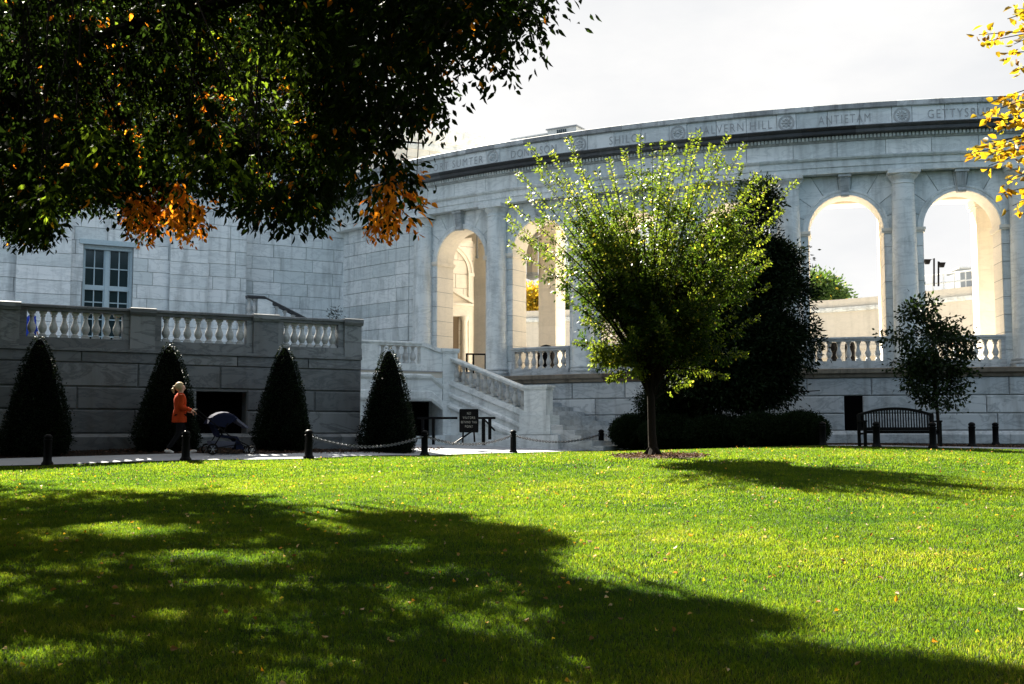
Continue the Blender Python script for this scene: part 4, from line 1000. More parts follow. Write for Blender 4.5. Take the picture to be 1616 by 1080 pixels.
mb.tube([root+Vector((0, 0, -.3)), root+Vector((.05, 0, .6)), root+Vector((.1, .1, 2)), root+Vector((.2, .1, 3.2)), root+Vector((.4, 0, 5)), root+Vector((.9, .2, 7.5))], rr, n=12)
fork = root+Vector((.2, .1, 3.0))
hubs = []
ends = [(-1, 11, 5.2), (.6, 10.5, 4.6), (-2, 14.5, 4.6), (-1.3, 17, 4.4), (-4, 17, 4.2), (-4.5, 20.5, 4.2), (-7.5, 22, 4.5), (-8, 18, 5), (-6, 12, 4.6), (-3.5, 9, 5), (-9, 9, 5), (-6, 7, 6), (-11, 20, 5), (-3, 13, 6), (-7, 15, 6.2), (0, 8, 6)]
for e in ends:
    e = Vector(e); m1 = fork.lerp(e, .35)+Vector((0, 0, .9)); m2 = fork.lerp(e, .7)+Vector((random.uniform(-.4, .4), random.uniform(-.4, .4), .7))
    pts = spl([tuple(fork+Vector((0, 0, random.uniform(-.5, 1.5)))), tuple(m1), tuple(m2), tuple(e)], 6); mb.tube(pts, .17, .008, n=8); hubs += pts[5:]
H = np.array(hubs)
mb.build('trunk', M['bark'], bt)
# twigs: cluster -> nearest point of a limb, in small steps
mb = MB()
di = ((C[:, None]-H[None])**2).sum(-1)
near = H[di.argmin(1)]; dist = np.sqrt(di.min(1))
for i in np.where(rng.random(len(C)) < .3)[0]:
    p, q_ = near[i], C[i]; m_ = (p+q_)/2+np.array([rng.normal()*.1, rng.normal()*.1, .12]); mb.tube([p, m_, q_], .014, .004, n=3)
mb.build('twigs', M['bark'], bt)
CL = unit(C-near+jit(len(C), .35)*1); CL[:, 2] -= .25; CL = unit(CL)
K = 56; n = len(C)*K; inf2 = (a > -60) & (b > 220)
ci = np.repeat(np.arange(len(C)), K)
# several sprays per cluster, each a short drooping twig with leaves on both sides
NSP = 6; spray = rng.integers(0, NSP, n); sdir = unit(CL[:, None]*.7+rng.normal(size=(len(C), NSP, 3))*.6+np.array([0, 0, -.25])); dd = sdir[ci, spray]
t = rng.random(n)*np.where(inf2, .32, .45)[ci]; P = C[ci]-CL[ci]*.12+dd*t[:, None]+np.array([0, 0, -1.])*(t**2*.5)[:, None]+jit(n, .025)
side = np.cross(dd, np.array([0, 0, 1.])); side = unit(side)*np.where(rng.random(n) < .5, 1, -1)[:, None]
D = unit(dd*.6+side*.8+np.array([0, 0, -.55])+jit(n, .3))
# orange boughs where the photograph has them
OR = [(255, 325, 55, 28), (300, 345, 38, 34), (222, 368, 24, 20), (625, 345, 34, 45), (640, 375, 25, 20), (155, 42, 28, 20), (330, 155, 40, 26), (170, 175, 30, 26), (185, 205, 30, 20), (365, 190, 26, 20), (210, 230, 20, 20), (465, 145, 28, 24), (480, 190, 30, 24), (270, 50, 22, 18), (640, 235, 20, 14), (650, 165, 20, 20), (110, 120, 20, 14), (105, 205, 20, 14), (250, 60, 16, 12)]
cx_, cy_ = proj_np(C); hc = np.zeros(len(C))
for i, (hx, hy, rx, ry) in enumerate(OR):
    if i > 4: rx *= .8; ry *= .8
    hc = np.maximum(hc, (np.exp(-(((cx_-hx)/rx)**2+((cy_-hy)/ry)**2)*1.2) > (.30 if i < 5 else .72)).astype(float))
hc = np.maximum(hc, (rng.random(len(C)) < .003)*.8)
hue = np.clip(hc[ci]*(rng.random(n) < .8)+(rng.random(n) < .015), 0, 1)
BACKLIT = [(400, 120, 90, 80), (330, 60, 60, 40), (450, 200, 60, 50), (250, 170, 60, 40), (180, 215, 45, 25), (90, 310, 60, 30), (300, 250, 60, 30), (400, 270, 50, 20), (470, 60, 50, 40)]  # ellipses where backlit patches are painted by raising leaf tone
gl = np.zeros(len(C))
for hx, hy, rx, ry in BACKLIT: gl = np.maximum(gl, np.exp(-(((cx_-hx)/rx)**2+((cy_-hy)/ry)**2)))
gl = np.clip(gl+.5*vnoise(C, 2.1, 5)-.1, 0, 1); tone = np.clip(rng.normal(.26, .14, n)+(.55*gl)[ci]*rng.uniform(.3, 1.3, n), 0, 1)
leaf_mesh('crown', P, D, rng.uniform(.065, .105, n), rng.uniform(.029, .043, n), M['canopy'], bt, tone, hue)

# ---------------- yellow-leaved branch entering from the right
YB = at(1900, 60, 9.5); yt = thing('yellow_tree', 'tree with bright yellow leaves whose branch tips enter at the right edge', 'tree', (6.8, 9.8, g1(6.8, 9.8)))
tr_ = Vector((6.8, 9.8, g1(6.8, 9.8)))
mb = MB(); mb.tube([tr_+Vector((0, 0, -.2)), tr_+Vector((.05, 0, 2)), tr_+Vector((0, 0, 4.5)), tr_+Vector((-.2, 0, 7))], .2, .08, n=10); 
Pl = []; Dl = []
tips = [(1545, 55), (1560, 65), (1590, 30), (1580, 85), (1605, 110), (1600, 15), (1612, 45), (1625, 80), (1548, 182), (1565, 160), (1590, 165), (1600, 190), (1575, 205), (1524, 243), (1545, 250), (1560, 262), (1580, 240), (1605, 255), (1590, 285), (1568, 232), (1580, 305), (1598, 325), (1612, 300), (1615, 222), (1608, 340), (1630, 150), (1640, 250), (1650, 60), (1660, 320), (1680, 200), (1700, 120), (1610, 175), (1585, 185), (1625, 200), (1560, 190), (1618, 270), (1600, 220), (1555, 225), (1540, 235), (1615, 15), (1600, 70)]
for px, py in tips:
    Y = random.uniform(8.9, 9.9); e = at(px, py, Y); s0 = Vector((6.75, 9.8, e.z+random.uniform(.2, .9)-.1)); s0 = e.lerp(s0, .55)
    pts = [s0, e.lerp(s0, .5)+Vector((0, 0, .06)), e]; mb.tube(spl([tuple(p) for p in pts], 3), .009, .003, n=4)
    base = Vector((6.75, 9.8, s0.z+.4)); 
    if random.random() < .35: mb.tube([base, s0], .03, .01, n=5)
    for i in range(20):
        t = random.random()**1.6*.5; p = e.lerp(s0, t); Pl.append(tuple(p+Vector((random.gauss(0, .03), random.gauss(0, .03), random.gauss(0, .025))))); Dl.append((random.gauss(-.3, .7), random.gauss(-.1, .7), random.gauss(-.25, .5)))
for i in range(2600):
    s = Vector((random.uniform(5.3, 9.5), random.uniform(8, 12), random.uniform(2.2, 6))); a_, b_ = proj(*s)
    if a_ < 1665: continue
    Pl.append(tuple(s)); Dl.append((random.gauss(0, 1), random.gauss(0, 1), random.gauss(-.3, .6)))
mb.build('trunk', M['bark'], yt); n = len(Pl)
leaf_mesh('crown', np.array(Pl), np.array(Dl), rng.uniform(.06, .095, n), rng.uniform(.04, .06, n), M['yellow_leaf'], yt, rng.random(n), (rng.random(n) < .35)*rng.random(n))

# ---------------- small vase-shaped tree on the lawn
TX, TY = 2.71, 22.0; TZ = g1(TX, TY); sx = lambda px: (px-808)/FPX*TY
vt = thing('vase_tree', 'small vase-shaped tree with sunlit yellow-green shoots in a mulch ring on the lawn', 'tree', (TX, TY, TZ))
mb = MB(); f0 = at(1027, 610, TY)
mb.tube([Vector((TX+.02, TY, TZ-.15)), Vector((TX+.02, TY, TZ+.02)), Vector((TX, TY, TZ+.12)), Vector((TX-.02, TY, TZ+.5)), f0], [.19, .135, .092, .078, .072], n=12)
for q in range(5): aa = q*1.26+.5; mb.tube([Vector((TX, TY, TZ+.2)), Vector((TX+.17*math.cos(aa), TY+.17*math.sin(aa), TZ+.02)), Vector((TX+.34*math.cos(aa), TY+.34*math.sin(aa), TZ-.06))], [.07, .055, .02], n=6)
body = [(225, 1035, 60), (262, 1038, 135), (290, 1038, 172), (350, 1045, 188), (420, 1050, 175), (480, 1052, 152), (540, 1048, 135), (580, 1052, 92), (622, 1045, 30)]
by_, bxc, bw = zip(*body)
def body_at(py): return np.interp(py, by_, bxc), np.interp(py, by_, bw)
lowt = [(890, 470), (905, 540), (935, 575), (880, 430), (915, 505), (960, 600), (1180, 560), (1200, 500), (1150, 595), (1215, 450), (1120, 590), (1090, 605), (1000, 590), (1205, 400), (885, 395)]
tipl = [(833, 228), (895, 215), (815, 270), (800, 315), (800, 342), (802, 360), (802, 383), (1010, 213), (1047, 223), (1092, 210), (1105, 207), (1150, 213), (1175, 227), (1173, 260), (1227, 280), (1258, 285), (1213, 373), (1213, 417), (1063, 228), (1193, 277), (832, 307), (847, 267), (960, 250), (877, 272), (985, 235), (1125, 228), (1235, 330), (870, 240), (905, 250), (1140, 245)]
limbs = []; shoots = []
def fork_pt(): return Vector((f0.x+random.uniform(-.03, .03), TY+random.uniform(-.03, .03), f0.z+random.uniform(-.3, .35)))
def addshoot(tip, lab=True):
    f = fork_pt(); m = f.lerp(tip, .5); hx = (tip-f); hx.z = 0
    m = m-hx*.12+Vector((random.gauss(0, .06), random.gauss(0, .06), .12)); pts = spl([tuple(f), tuple(m), tuple(tip)], 9); limbs.append(pts); return pts
for px, py in tipl:
    tip = at(px, py, TY+random.uniform(-.9, .9)); shoots.append(addshoot(tip))
for px, py in lowt:
    tip = at(px, py, TY+random.uniform(-.9, .9)); shoots.append(addshoot(tip))
for i in range(125):
    py = random.triangular(240, 585, 330); c_, w_ = body_at(py); phi = random.uniform(0, 2*math.pi); k_ = random.uniform(.6, 1.0)
    tip = at(c_, py, TY); tip.x += math.cos(phi)*w_*TY/FPX*k_; tip.y += math.sin(phi)*w_*TY/FPX*k_; shoots.append(addshoot(tip))
for pts in limbs[:24]: mb.tube(pts[:13], .042, .012, n=5)
for pts in limbs[24:]: mb.tube(pts[:15], .018, .006, n=4)
mb.build('trunk', M['bark'], vt)
mb = MB()
for pts in limbs: mb.tube(pts[11:], .009, .003, n=3)
Pl = []; Dl = []; Tl = []
for i, pts in enumerate(shoots):
    pts = [np.array(p) for p in pts]; L = len(pts)
    dense = 120
    for k in range(dense):
        t = random.uniform(.35, 1.0)*(L-1); j = min(int(t), L-2); p = pts[j]*(1-(t-j))+pts[j+1]*(t-j); d = unit(pts[j+1]-pts[j]); s = unit(np.cross(d, rng.normal(size=3)))
        wob = .02 if t > .8*(L-1) else .14*random.random()
        Pl.append(p+s*wob); Dl.append(d*.5+s*.8+np.array([0, 0, -.25])); Tl.append(.55+.4*random.random())
for i, pts in enumerate(shoots[:90]):
    pts = [np.array(p) for p in pts]; L = len(pts)
    for k in range(90 if i < len(tipl) else 45):
        t = (.62+.38*(k+random.random())/(90 if i < len(tipl) else 45))*(L-1); j = min(int(t), L-2); p = pts[j]*(1-(t-j))+pts[j+1]*(t-j); d = unit(pts[j+1]-pts[j]); s = unit(np.cross(d, rng.normal(size=3)))
        Pl.append(p+s*.012); Dl.append(d*.45+s*.9+np.array([0, 0, -.2])); Tl.append(.7+.3*random.random())
# leafy side sprays growing off the limbs, in clumps
for i, pts in enumerate(shoots):
    pts = [np.array(p) for p in pts]; L = len(pts)
    for c in range(17):
        t = random.uniform(.30, .86)*(L-1); j = min(int(t), L-2); p = pts[j]*(1-(t-j))+pts[j+1]*(t-j); d = unit(pts[j+1]-pts[j])
        if p[2] < TZ+1.75: continue
        s = unit(np.cross(d, rng.normal(size=3))); out = unit(d*.5+s); ln_ = random.uniform(.15, .5)*(1.15-t/L*.8)
        q = p+out*ln_
        if vnoise(q[None], 3.3, 1)[0] < -.22 or (q[2] > TZ+4.7 and random.random() < .68): continue
        if random.random() < .35: mb.tube([tuple(p), tuple(q)], .006, .003, n=3)
        for k in range(30):
            u_ = random.uniform(.25, 1.15); s2 = unit(rng.normal(size=3)); Pl.append(p+out*ln_*u_+s2*abs(random.gauss(0, .07))); Dl.append(out*.6+s2*.7+np.array([0, 0, -.3])); Tl.append(-.05+.4*random.random()+.17*(q[2]-TZ-3))  # tone rises with height: lit top, shaded lower crown put into leaf colour
# low spray on the left, its sunlight painted as a lighter leaf tone
for i in range(60):
    c = np.array(at(random.uniform(935, 1000), random.uniform(545, 575), TY-.6)); 
    for k in range(20): s = unit(rng.normal(size=3)); Pl.append(c+s*random.random()*.12); Dl.append(s*.7+np.array([-.4, 0, -.2])); Tl.append(.8)
mb.build('twigs', M['bark'], vt); n = len(Pl)
Pl = np.array(Pl); hue = (rng.random(n) < .025)*1.0
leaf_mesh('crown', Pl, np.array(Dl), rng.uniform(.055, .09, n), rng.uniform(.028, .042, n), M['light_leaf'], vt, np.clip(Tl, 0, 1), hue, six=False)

# ---------------- generic leafy crown from blobs
def crown(name, blobs, ncl, per, cr_, L, W, mat, parent, shell=.55, tone=(.5, .2), hue=0, six=False, dz=-.2, gaps=.5, gs=2.2, clip=None):
    vol = np.array([b[3]*b[4]*b[5] for b in blobs])**.75; pick = rng.choice(len(blobs), ncl, p=vol/vol.sum()); B = np.array(blobs)[pick]
    d = unit(rng.normal(size=(ncl, 3))); r = rng.uniform(shell, 1, ncl)[:, None]
    C = B[:, :3]+d*r*B[:, 3:6]
    k = vnoise(C, gs) > -gaps; C = C[k]; d = d[k]
    if clip is not None: k = clip(C); C = C[k]; d = d[k]
    ci = np.repeat(np.arange(len(C)), per); n = len(ci)
    off = rng.normal(size=(n, 3))*cr_; P = C[ci]+off; D = unit(d[ci]*.5+unit(off)*.7+jit(n, .35)+np.array([0, 0, dz]))
    return leaf_mesh(name, P, D, rng.uniform(L*.75, L*1.2, n), rng.uniform(W*.8, W*1.2, n), mat, parent, np.clip(rng.normal(*tone, n), 0, 1), (rng.random(n) < hue)*1., six)
def pxblob(px, py, Y, rx, rz, ry=None):
    c = at(px, py, Y); k = Y/FPX; return (c.x, c.y, c.z, rx*k, (ry or rx)*k, rz*k)

# ---------------- dark evergreen in front of the colonnade
EY = 33.5; ex = (1195-808)/FPX*EY; ez = g1(ex, EY)
et = thing('dark_evergreen', 'tall broad dark evergreen standing against the colonnade behind the small tree', 'tree', (ex, EY, ez))
mb = MB(); mb.tube([(ex, EY, ez-.2), (ex+.05, EY, ez+2), (ex, EY, ez+4.5), (ex-.1, EY, ez+6.6)], .2, .05, n=10)
for i in range(26):
    zz_ = random.uniform(.9, 5.8); aa = random.uniform(0, 6.28); L = (2.1-.25*zz_)*1.0; mb.tube([(ex, EY, ez+zz_), (ex+math.cos(aa)*L*.5, EY+math.sin(aa)*L*.5, ez+zz_+.3), (ex+math.cos(aa)*L, EY+math.sin(aa)*L, ez+zz_+.35)], .045, .012, n=5)
mb.build('trunk', M['bark'], et)
bl = [pxblob(1195, 330, EY, 34, 45), pxblob(1190, 400, EY, 60, 55), pxblob(1232, 410, EY, 36, 50), pxblob(1195, 470, EY, 84, 60), pxblob(1215, 540, EY, 78, 60), pxblob(1165, 540, EY, 80, 60), pxblob(1150, 600, EY, 82, 55), pxblob(1205, 600, EY, 60, 48), pxblob(1110, 560, EY, 60, 60), pxblob(1090, 480, EY, 55, 60), pxblob(1125, 420, EY, 50, 55)]
crown('crown', bl, 3200, 44, .15, .13, .055, M['dark_leaf'], et, .25, (.4, .25), gaps=.5, gs=2.0)
# shrub left of it, hugging the base wall
p = at(1045, 690, 34.8); s_ = thing('tall_shrub', 'tall dark leafy shrub filling the space under the small tree, left of the evergreen', 'shrub', (p.x, 34.8, g1(p.x, 34.8)))
mb = MB(); z0 = g1(p.x, 34.8)
for i in range(7): aa = i*.9; mb.tube([(p.x, 34.8, z0-.1), (p.x+.3*math.cos(aa), 34.8+.3*math.sin(aa), z0+.8), (p.x+.6*math.cos(aa), 34.8+.5*math.sin(aa), z0+1.7)], .03, .01, n=5)
mb.build('stem', M['bark'], s_)
crown('crown', [pxblob(1045, 640, 34.8, 40, 40), pxblob(1065, 605, 34.8, 45, 30), pxblob(1085, 655, 34.8, 45, 38)], 900, 40, .10, .085, .04, M['dark_leaf'], s_, .4, (.45, .25), gaps=.7)
# low clipped hedge mounds
hm = [(1000, 682, 35.0, 36, 26, 'rounded dark hedge mound at the left end, beside the stair steps'), (1060, 684, 34.0, 50, 26, 'dark hedge mound directly behind the small tree trunk'), (1130, 684, 33.0, 52, 27, 'dark hedge mound under the left part of the evergreen'), (1200, 682, 32.2, 50, 28, 'dark hedge mound under the right part of the evergreen'), (1262, 678, 31.6, 44, 26, 'dark hedge mound at the right end, left of the small service door')]
for px, py, Y, rx, rz, lb in hm:
    b_ = pxblob(px, py, Y, rx, rz); zg = g1(b_[0], b_[1]); t = thing('hedge_mound', lb, 'hedge', (b_[0], b_[1], zg), 'low clipped hedge at the wall foot')
    crown('crown', [b_], 1500, 26, .045, .05, .028, M['dark_leaf'], t, .8, (.5, .25), gaps=2)
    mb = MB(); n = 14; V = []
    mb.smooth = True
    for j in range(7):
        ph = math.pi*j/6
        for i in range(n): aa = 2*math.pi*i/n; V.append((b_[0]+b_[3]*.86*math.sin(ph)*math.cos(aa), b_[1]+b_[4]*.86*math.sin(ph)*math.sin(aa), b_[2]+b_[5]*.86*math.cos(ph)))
    mb.add(V, [(j*n+i, j*n+(i+1) % n, (j+1)*n+(i+1) % n, (j+1)*n+i) for j in range(6) for i in range(n)]); mb.build('dark_core', M['void'], t)  # solid near-black core: shade behind the leaves put into its colour
# ---------------- small dark tree by the bench
SY = 31.6; sxx = (1478-808)/FPX*SY; sz = g1(sxx, SY)
t = thing('young_tree', 'young dark tree with loose leaves standing behind the bench', 'tree', (sxx, SY, sz))
mb = MB(); mb.tube([(sxx+.05, SY, sz-.1), (sxx, SY, sz+1), (sxx-.05, SY, sz+2.4), (sxx-.1, SY, sz+3.8)], .06, .015, n=8)
for i in range(18):
    zz_ = random.uniform(.8, 3.4); aa = random.uniform(0, 6.28); L = random.uniform(.6, 1.2)*(1.15-.15*zz_); mb.tube([(sxx-.03, SY, sz+zz_), (sxx+math.cos(aa)*L*.5, SY+math.sin(aa)*L*.5, sz+zz_+.22), (sxx+math.cos(aa)*L, SY+math.sin(aa)*L, sz+zz_+.3)], .02, .006, n=4)
mb.build('trunk', M['bark'], t)
M['young_leaf'] = leafmat('young_leaf', [(.005, .012, .004), (.009, .02, .006), (.022, .045, .010)], ORNG, .4, .5, .2, 1.6)
crown('crown', [pxblob(1450, 492, SY, 30, 18), pxblob(1425, 530, SY, 30, 16), pxblob(1478, 530, SY, 48, 30), pxblob(1520, 548, SY, 30, 18), pxblob(1455, 570, SY, 50, 26), pxblob(1500, 585, SY, 40, 26), pxblob(1480, 620, SY, 45, 24), pxblob(1445, 600, SY, 32, 20), pxblob(1508, 632, SY, 22, 14)], 440, 20, .12, .12, .07, M['young_leaf'], t, .1, (.5, .3), gaps=.35, gs=3.5)
# ---------------- clipped cones
def cone_shrub(px, top, bot, wpx, Y, label):
    x = (px-808)/FPX*Y; z0 = g1(x, Y); zt = at(px, top, Y).z; h = zt-z0; r = wpx/2*Y/FPX
    t = thing('clipped_cone_shrub', label, 'shrub', (x, Y, z0), 'clipped cone shrubs along the terrace')
    def prof(u): return r*np.minimum(1, np.maximum(0, (1-u))**.60*1.08)*np.where(u < .12, .86+u*1.17, 1)
    n = 15000; u = 1-np.sqrt(rng.random(n))*1.0; u = np.clip(u, 0, .985); aa = rng.uniform(0, 2*np.pi, n)
    lump = 1+.06*np.sin(aa*3+u*7+px)+.04*np.sin(aa*8-u*17+px); rr = prof(u)*lump*rng.uniform(.84, 1.04, n)*np.where(rng.random(n) < .05, 1.12, 1)
    P = np.c_[x+rr*np.cos(aa), Y+rr*np.sin(aa), z0+u*h]; D = unit(np.c_[np.cos(aa), np.sin(aa), np.full(n, .5)]+jit(n, .5))
    leaf_mesh('crown', P, D, rng.uniform(.035, .06, n), rng.uniform(.022, .034, n), M['cone_leaf'], t, np.clip(rng.normal(.45, .25, n), 0, 1), None, six=False)
    mb = MB(); mb.lathe((x, Y, z0), [(float(prof(np.array(u_)))*.86, u_*h*.97) for u_ in (0, .05, .12, .3, .5, .7, .85, .95, .99)], 18); mb.build('dark_core', M['void'], t)  # near-black lathed core stands in for the shade inside the cone
    mb = MB(); mb.tube([(x, Y, z0-.1), (x, Y, z0+.5)], .07, .05); mb.build('trunk', M['bark'], t)
cone_shrub(60, 529, 700, 104, 26.2, 'leftmost of the clipped dark cone shrubs, by the left edge')
cone_shrub(266, 540, 700, 98, 27.4, 'clipped dark cone shrub directly behind the person in the orange jacket')
cone_shrub(448, 543, 700, 88, 28.7, 'clipped dark cone shrub between the dark opening and the terrace corner')
cone_shrub(613, 548, 702, 88, 30.4, 'clipped dark cone shrub with sunlit tip in front of the stair landing')
# little plant on the landing
p = at(530, 503, 44); t = thing('potted_weed', 'small sprig of leaves showing above the terrace railing before the pale wall', 'plant', p)
crown('leaves', [(p.x, p.y, p.z+.12, .3, .25, .3)], 22, 9, .08, .1, .03, M['cone_leaf'], t, .2, gaps=2)
mb = MB(); mb.tube([(p.x, p.y, 2.12), tuple(p)], .03); mb.build('stem', M['bark'], t)
# trees beyond the plaza
def far_tree(px, py, Y, rx, rz, hue, label, base=-.4, ncl=900):
    b_ = pxblob(px, py, Y, rx, rz); t = thing('distant_tree', label, 'tree', (b_[0], b_[1], base))
    mb = MB(); mb.tube([(b_[0], b_[1], base-1), (b_[0], b_[1], b_[2])], .3, .12, n=8)
    for i in range(8): aa = i*.8; mb.tube([(b_[0], b_[1], b_[2]-b_[5]*.8), (b_[0]+b_[3]*.6*math.cos(aa), b_[1]+b_[3]*.6*math.sin(aa), b_[2]+random.uniform(-.3, .5)*b_[5])], .1, .03, n=5)
    mb.build('trunk', M['bark'], t)
    crown('crown', [b_, (b_[0]+b_[3]*.4, b_[1], b_[2]-b_[5]*.4, b_[3]*.7, b_[4]*.7, b_[5]*.7), (b_[0]-b_[3]*.5, b_[1], b_[2]-b_[5]*.3, b_[3]*.6, b_[4]*.7, b_[5]*.7)], ncl, 30, .45, .3, .16, M['far_leaf'], t, .3, (.5, .3), hue, gaps=.6, gs=1.1)
far_tree(1285, 470, 88, 42, 30, .03, 'green tree beyond the plaza seen through the arch right of the evergreen')
far_tree(835, 488, 92, 26, 26, .9, 'yellow-orange tree beyond the plaza seen through the second arch')
far_tree(878, 486, 95, 30, 28, .05, 'dark green tree beyond the plaza beside the yellow one')

# woodland ring of unseen trees, added to block sky light and deepen shade
WD = []
for i in range(58):
    aa = R(152+240*i/57)+random.gauss(0, .03); rr_ = random.uniform(15, 21); WD.append((rr_*math.cos(aa), rr_*math.sin(aa)-1, -1.5+random.uniform(6, 8), random.uniform(3.2, 4.4), random.uniform(3.2, 4.4), random.uniform(7.0, 9.5)))
crown('sky_blocker', WD, 19000, 14, .5, .6, .36, M['dark_leaf'], None, .55, gaps=2, tone=(.5, .3))
wo_ = bpy.data.objects['sky_blocker']; tag(wo_, 'unseen ring of tall trees added to block sky light', 'sky_blocker', kind='stuff')

# ================================================================== LAWN
def in_view(x, y, m=2.2): return np.abs(x) < y*.46+m
def lawn_ok(x, y): return (y < edge_y(x)-.03) & (((x-TX-.12)/.86)**2+((y-TY)/.66)**2 > 1)
M['grass'], n_, l_, b_ = newmat('grass_blade')
a1 = n_.new('ShaderNodeAttribute'); a1.attribute_name = 'tone'
rp = n_.new('ShaderNodeValToRGB'); e = rp.color_ramp.elements; e[0].color = (.006, .021, .005, 1); e[0].position = 0; e[1].color = (.085, .085, .03, 1); q = e.new(.5); q.color = (.026, .050, .0042, 1); q = e.new(.85); q.color = (.052, .070, .007, 1)
l_.new(a1.outputs['Fac'], rp.inputs[0]); l_.new(rp.outputs[0], b_.inputs['Base Color']); b_.inputs['Roughness'].default_value = .5; b_.inputs['Specular IOR Level'].default_value = .15
tr = n_.new('ShaderNodeBsdfTranslucent'); sc = n_.new('ShaderNodeVectorMath'); sc.operation = 'MULTIPLY'; sc.inputs[1].default_value = (5.0, 4.5, 1.9); l_.new(rp.outputs[0], sc.inputs[0]); l_.new(sc.outputs[0], tr.inputs['Color'])
ms = n_.new('ShaderNodeMixShader'); ms.inputs[0].default_value = .6; l_.new(b_.outputs[0], ms.inputs[1]); l_.new(tr.outputs[0], ms.inputs[2]); l_.new(ms.outputs[0], n_['Material Output'].inputs['Surface'])
bands = [(3.6, 9, 7500, .0042, .036), (9, 14, 4200, .006, .036), (14, 20, 2300, .009, .038), (20, 37, 1100, .015, .04)]
PX = []; 
for y0, y1, dens, bw_, bh in bands:
    area_w = 2*(y1*.46+2.2); n = int((y1-y0)*area_w*dens); x = rng.uniform(-area_w/2, area_w/2, n); y = rng.uniform(y0, y1, n); k = in_view(x, y) & lawn_ok(x, y); x = x[k]; y = y[k]
    PX.append(np.c_[x, y, np.full(len(x), bw_), np.full(len(x), bh)])
G_ = np.concatenate(PX); n = len(G_); print('blades', n)
x, y = G_[:, 0], G_[:, 1]
def n2(x, y, s, ph=0): return (np.sin(x*s+ph+1.7*np.sin(y*s*.6+ph))+np.cos(y*s*1.2-ph+1.3*np.sin(x*s*.5)))/2
pat = .5*n2(x, y, .9)+.35*n2(x, y, 2.7, 1)+.3*n2(x, y, 7.1, 2)
z = gz(x, y); h = G_[:, 3]*(1+.25*pat)*rng.uniform(.55, 1.3, n); wd_ = G_[:, 2]*rng.uniform(.7, 1.2, n)
az = rng.uniform(0, 2*np.pi, n); lean = rng.uniform(.1, 1.15, n); laz = rng.uniform(0, 2*np.pi, n)+.0
dx, dy = np.cos(az)*wd_/2, np.sin(az)*wd_/2; lx_, ly_ = np.cos(laz)*lean*h, np.sin(laz)*lean*h
v = np.empty((n, 5, 3)); B0 = np.c_[x, y, z]
v[:, 0] = B0-np.c_[dx, dy, h*0]; v[:, 1] = B0+np.c_[dx, dy, h*0]
mid_ = B0+np.c_[lx_*.35, ly_*.35, h*.58]; v[:, 2] = mid_+np.c_[dx, dy, h*0]*.8; v[:, 3] = mid_-np.c_[dx, dy, h*0]*.8; v[:, 4] = B0+np.c_[lx_, ly_, h*(1-.25*lean)]
me = bpy.data.meshes.new('grass'); me.vertices.add(n*5); me.vertices.foreach_set('co', v.reshape(-1).astype('f'))
base_ = (np.arange(n)*5)[:, None]; idx = (base_+np.array([0, 1, 2, 3, 3, 2, 4])).reshape(-1)
me.loops.add(n*7); me.loops.foreach_set('vertex_index', idx.astype('i')); me.polygons.add(n*2)
ls = (np.arange(n)*7)[:, None]+np.array([0, 4]); me.polygons.foreach_set('loop_start', ls.reshape(-1).astype('i')); me.update(calc_edges=False)
pat = pat+.55*(n2(x, y, 3.9, 5)*n2(x, y, 9.7, 4)); tn = np.clip(.44+.30*pat+rng.normal(0, .15, n)+(rng.random(n) < .03)*.35, 0, 1)
# worn, paler streaks in the turf on the right
dry = np.clip(n2(x, y, 1.7, 6)*n2(x, y, 4.3, 2)*3-.9, 0, 1); tn = np.clip(tn+.2*dry*(rng.random(n) < .5), 0, 1); worn = np.exp(-((x-(3.5+.25*(y-9)))/.35)**2)+np.exp(-((x-(1.2+.08*(y-9)))/.3)**2)*.7; tn = np.clip(tn+.22*worn*(rng.random(n) < .4)*(np.sin(y*2.1)+.6 > 0), 0, 1)
at_ = me.attributes.new('tone', 'FLOAT', 'FACE'); at_.data.foreach_set('value', np.repeat(tn, 2).astype('f'))
me.materials.append(M['grass']); me.update(); gr = bpy.data.objects.new('grass', me); place(gr); gr['kind'] = 'stuff'; gr['label'] = 'short sunlit green lawn grass covering the foreground'; gr['category'] = 'grass'
# mulch ring
mb = MB(); n = 40; V = [(TX+.12, TY, g1(TX+.12, TY)+.05)]
for rr_ in (.5, 1.0):
    for i in range(n): aa = 2*math.pi*i/n; wv = 1+.05*math.sin(aa*5)+.04*math.sin(aa*9+1); X_, Y_ = TX+.12+.92*rr_*wv*math.cos(aa), TY+.72*rr_*wv*math.sin(aa); V.append((X_, Y_, g1(X_, Y_)+(.045 if rr_ < 1 else .006)))
mb.add(V, [(0, 1+i, 1+(i+1) % n) for i in range(n)]+[(1+i, 1+n+i, 1+n+(i+1) % n, 1+(i+1) % n) for i in range(n)]); mb.build('mulch_ring', M['mulch'], kind='structure', fix=False)
M['chip'] = leafmat('mulch_chip', [(.035, .018, .012), (.09, .05, .035), (.22, .14, .10)], [(.3, .2, .1)]*3, .1, .8, .2, 1)
n = 1800; aa = rng.uniform(0, 2*np.pi, n); rr_ = np.sqrt(rng.random(n)); X_, Y_ = TX+.12+.95*rr_*np.cos(aa), TY+.75*rr_*np.sin(aa)
leaf_mesh('mulch_chips', np.c_[X_, Y_, gz(X_, Y_)+.045+rng.random(n)*.02], np.c_[rng.normal(size=(n, 2)), rng.normal(size=n)*.25], rng.uniform(.03, .08, n), rng.uniform(.012, .03, n), M['chip'], None, rng.random(n), None, six=False, kind='stuff', label='brown bark chips around the small tree', cat='mulch')
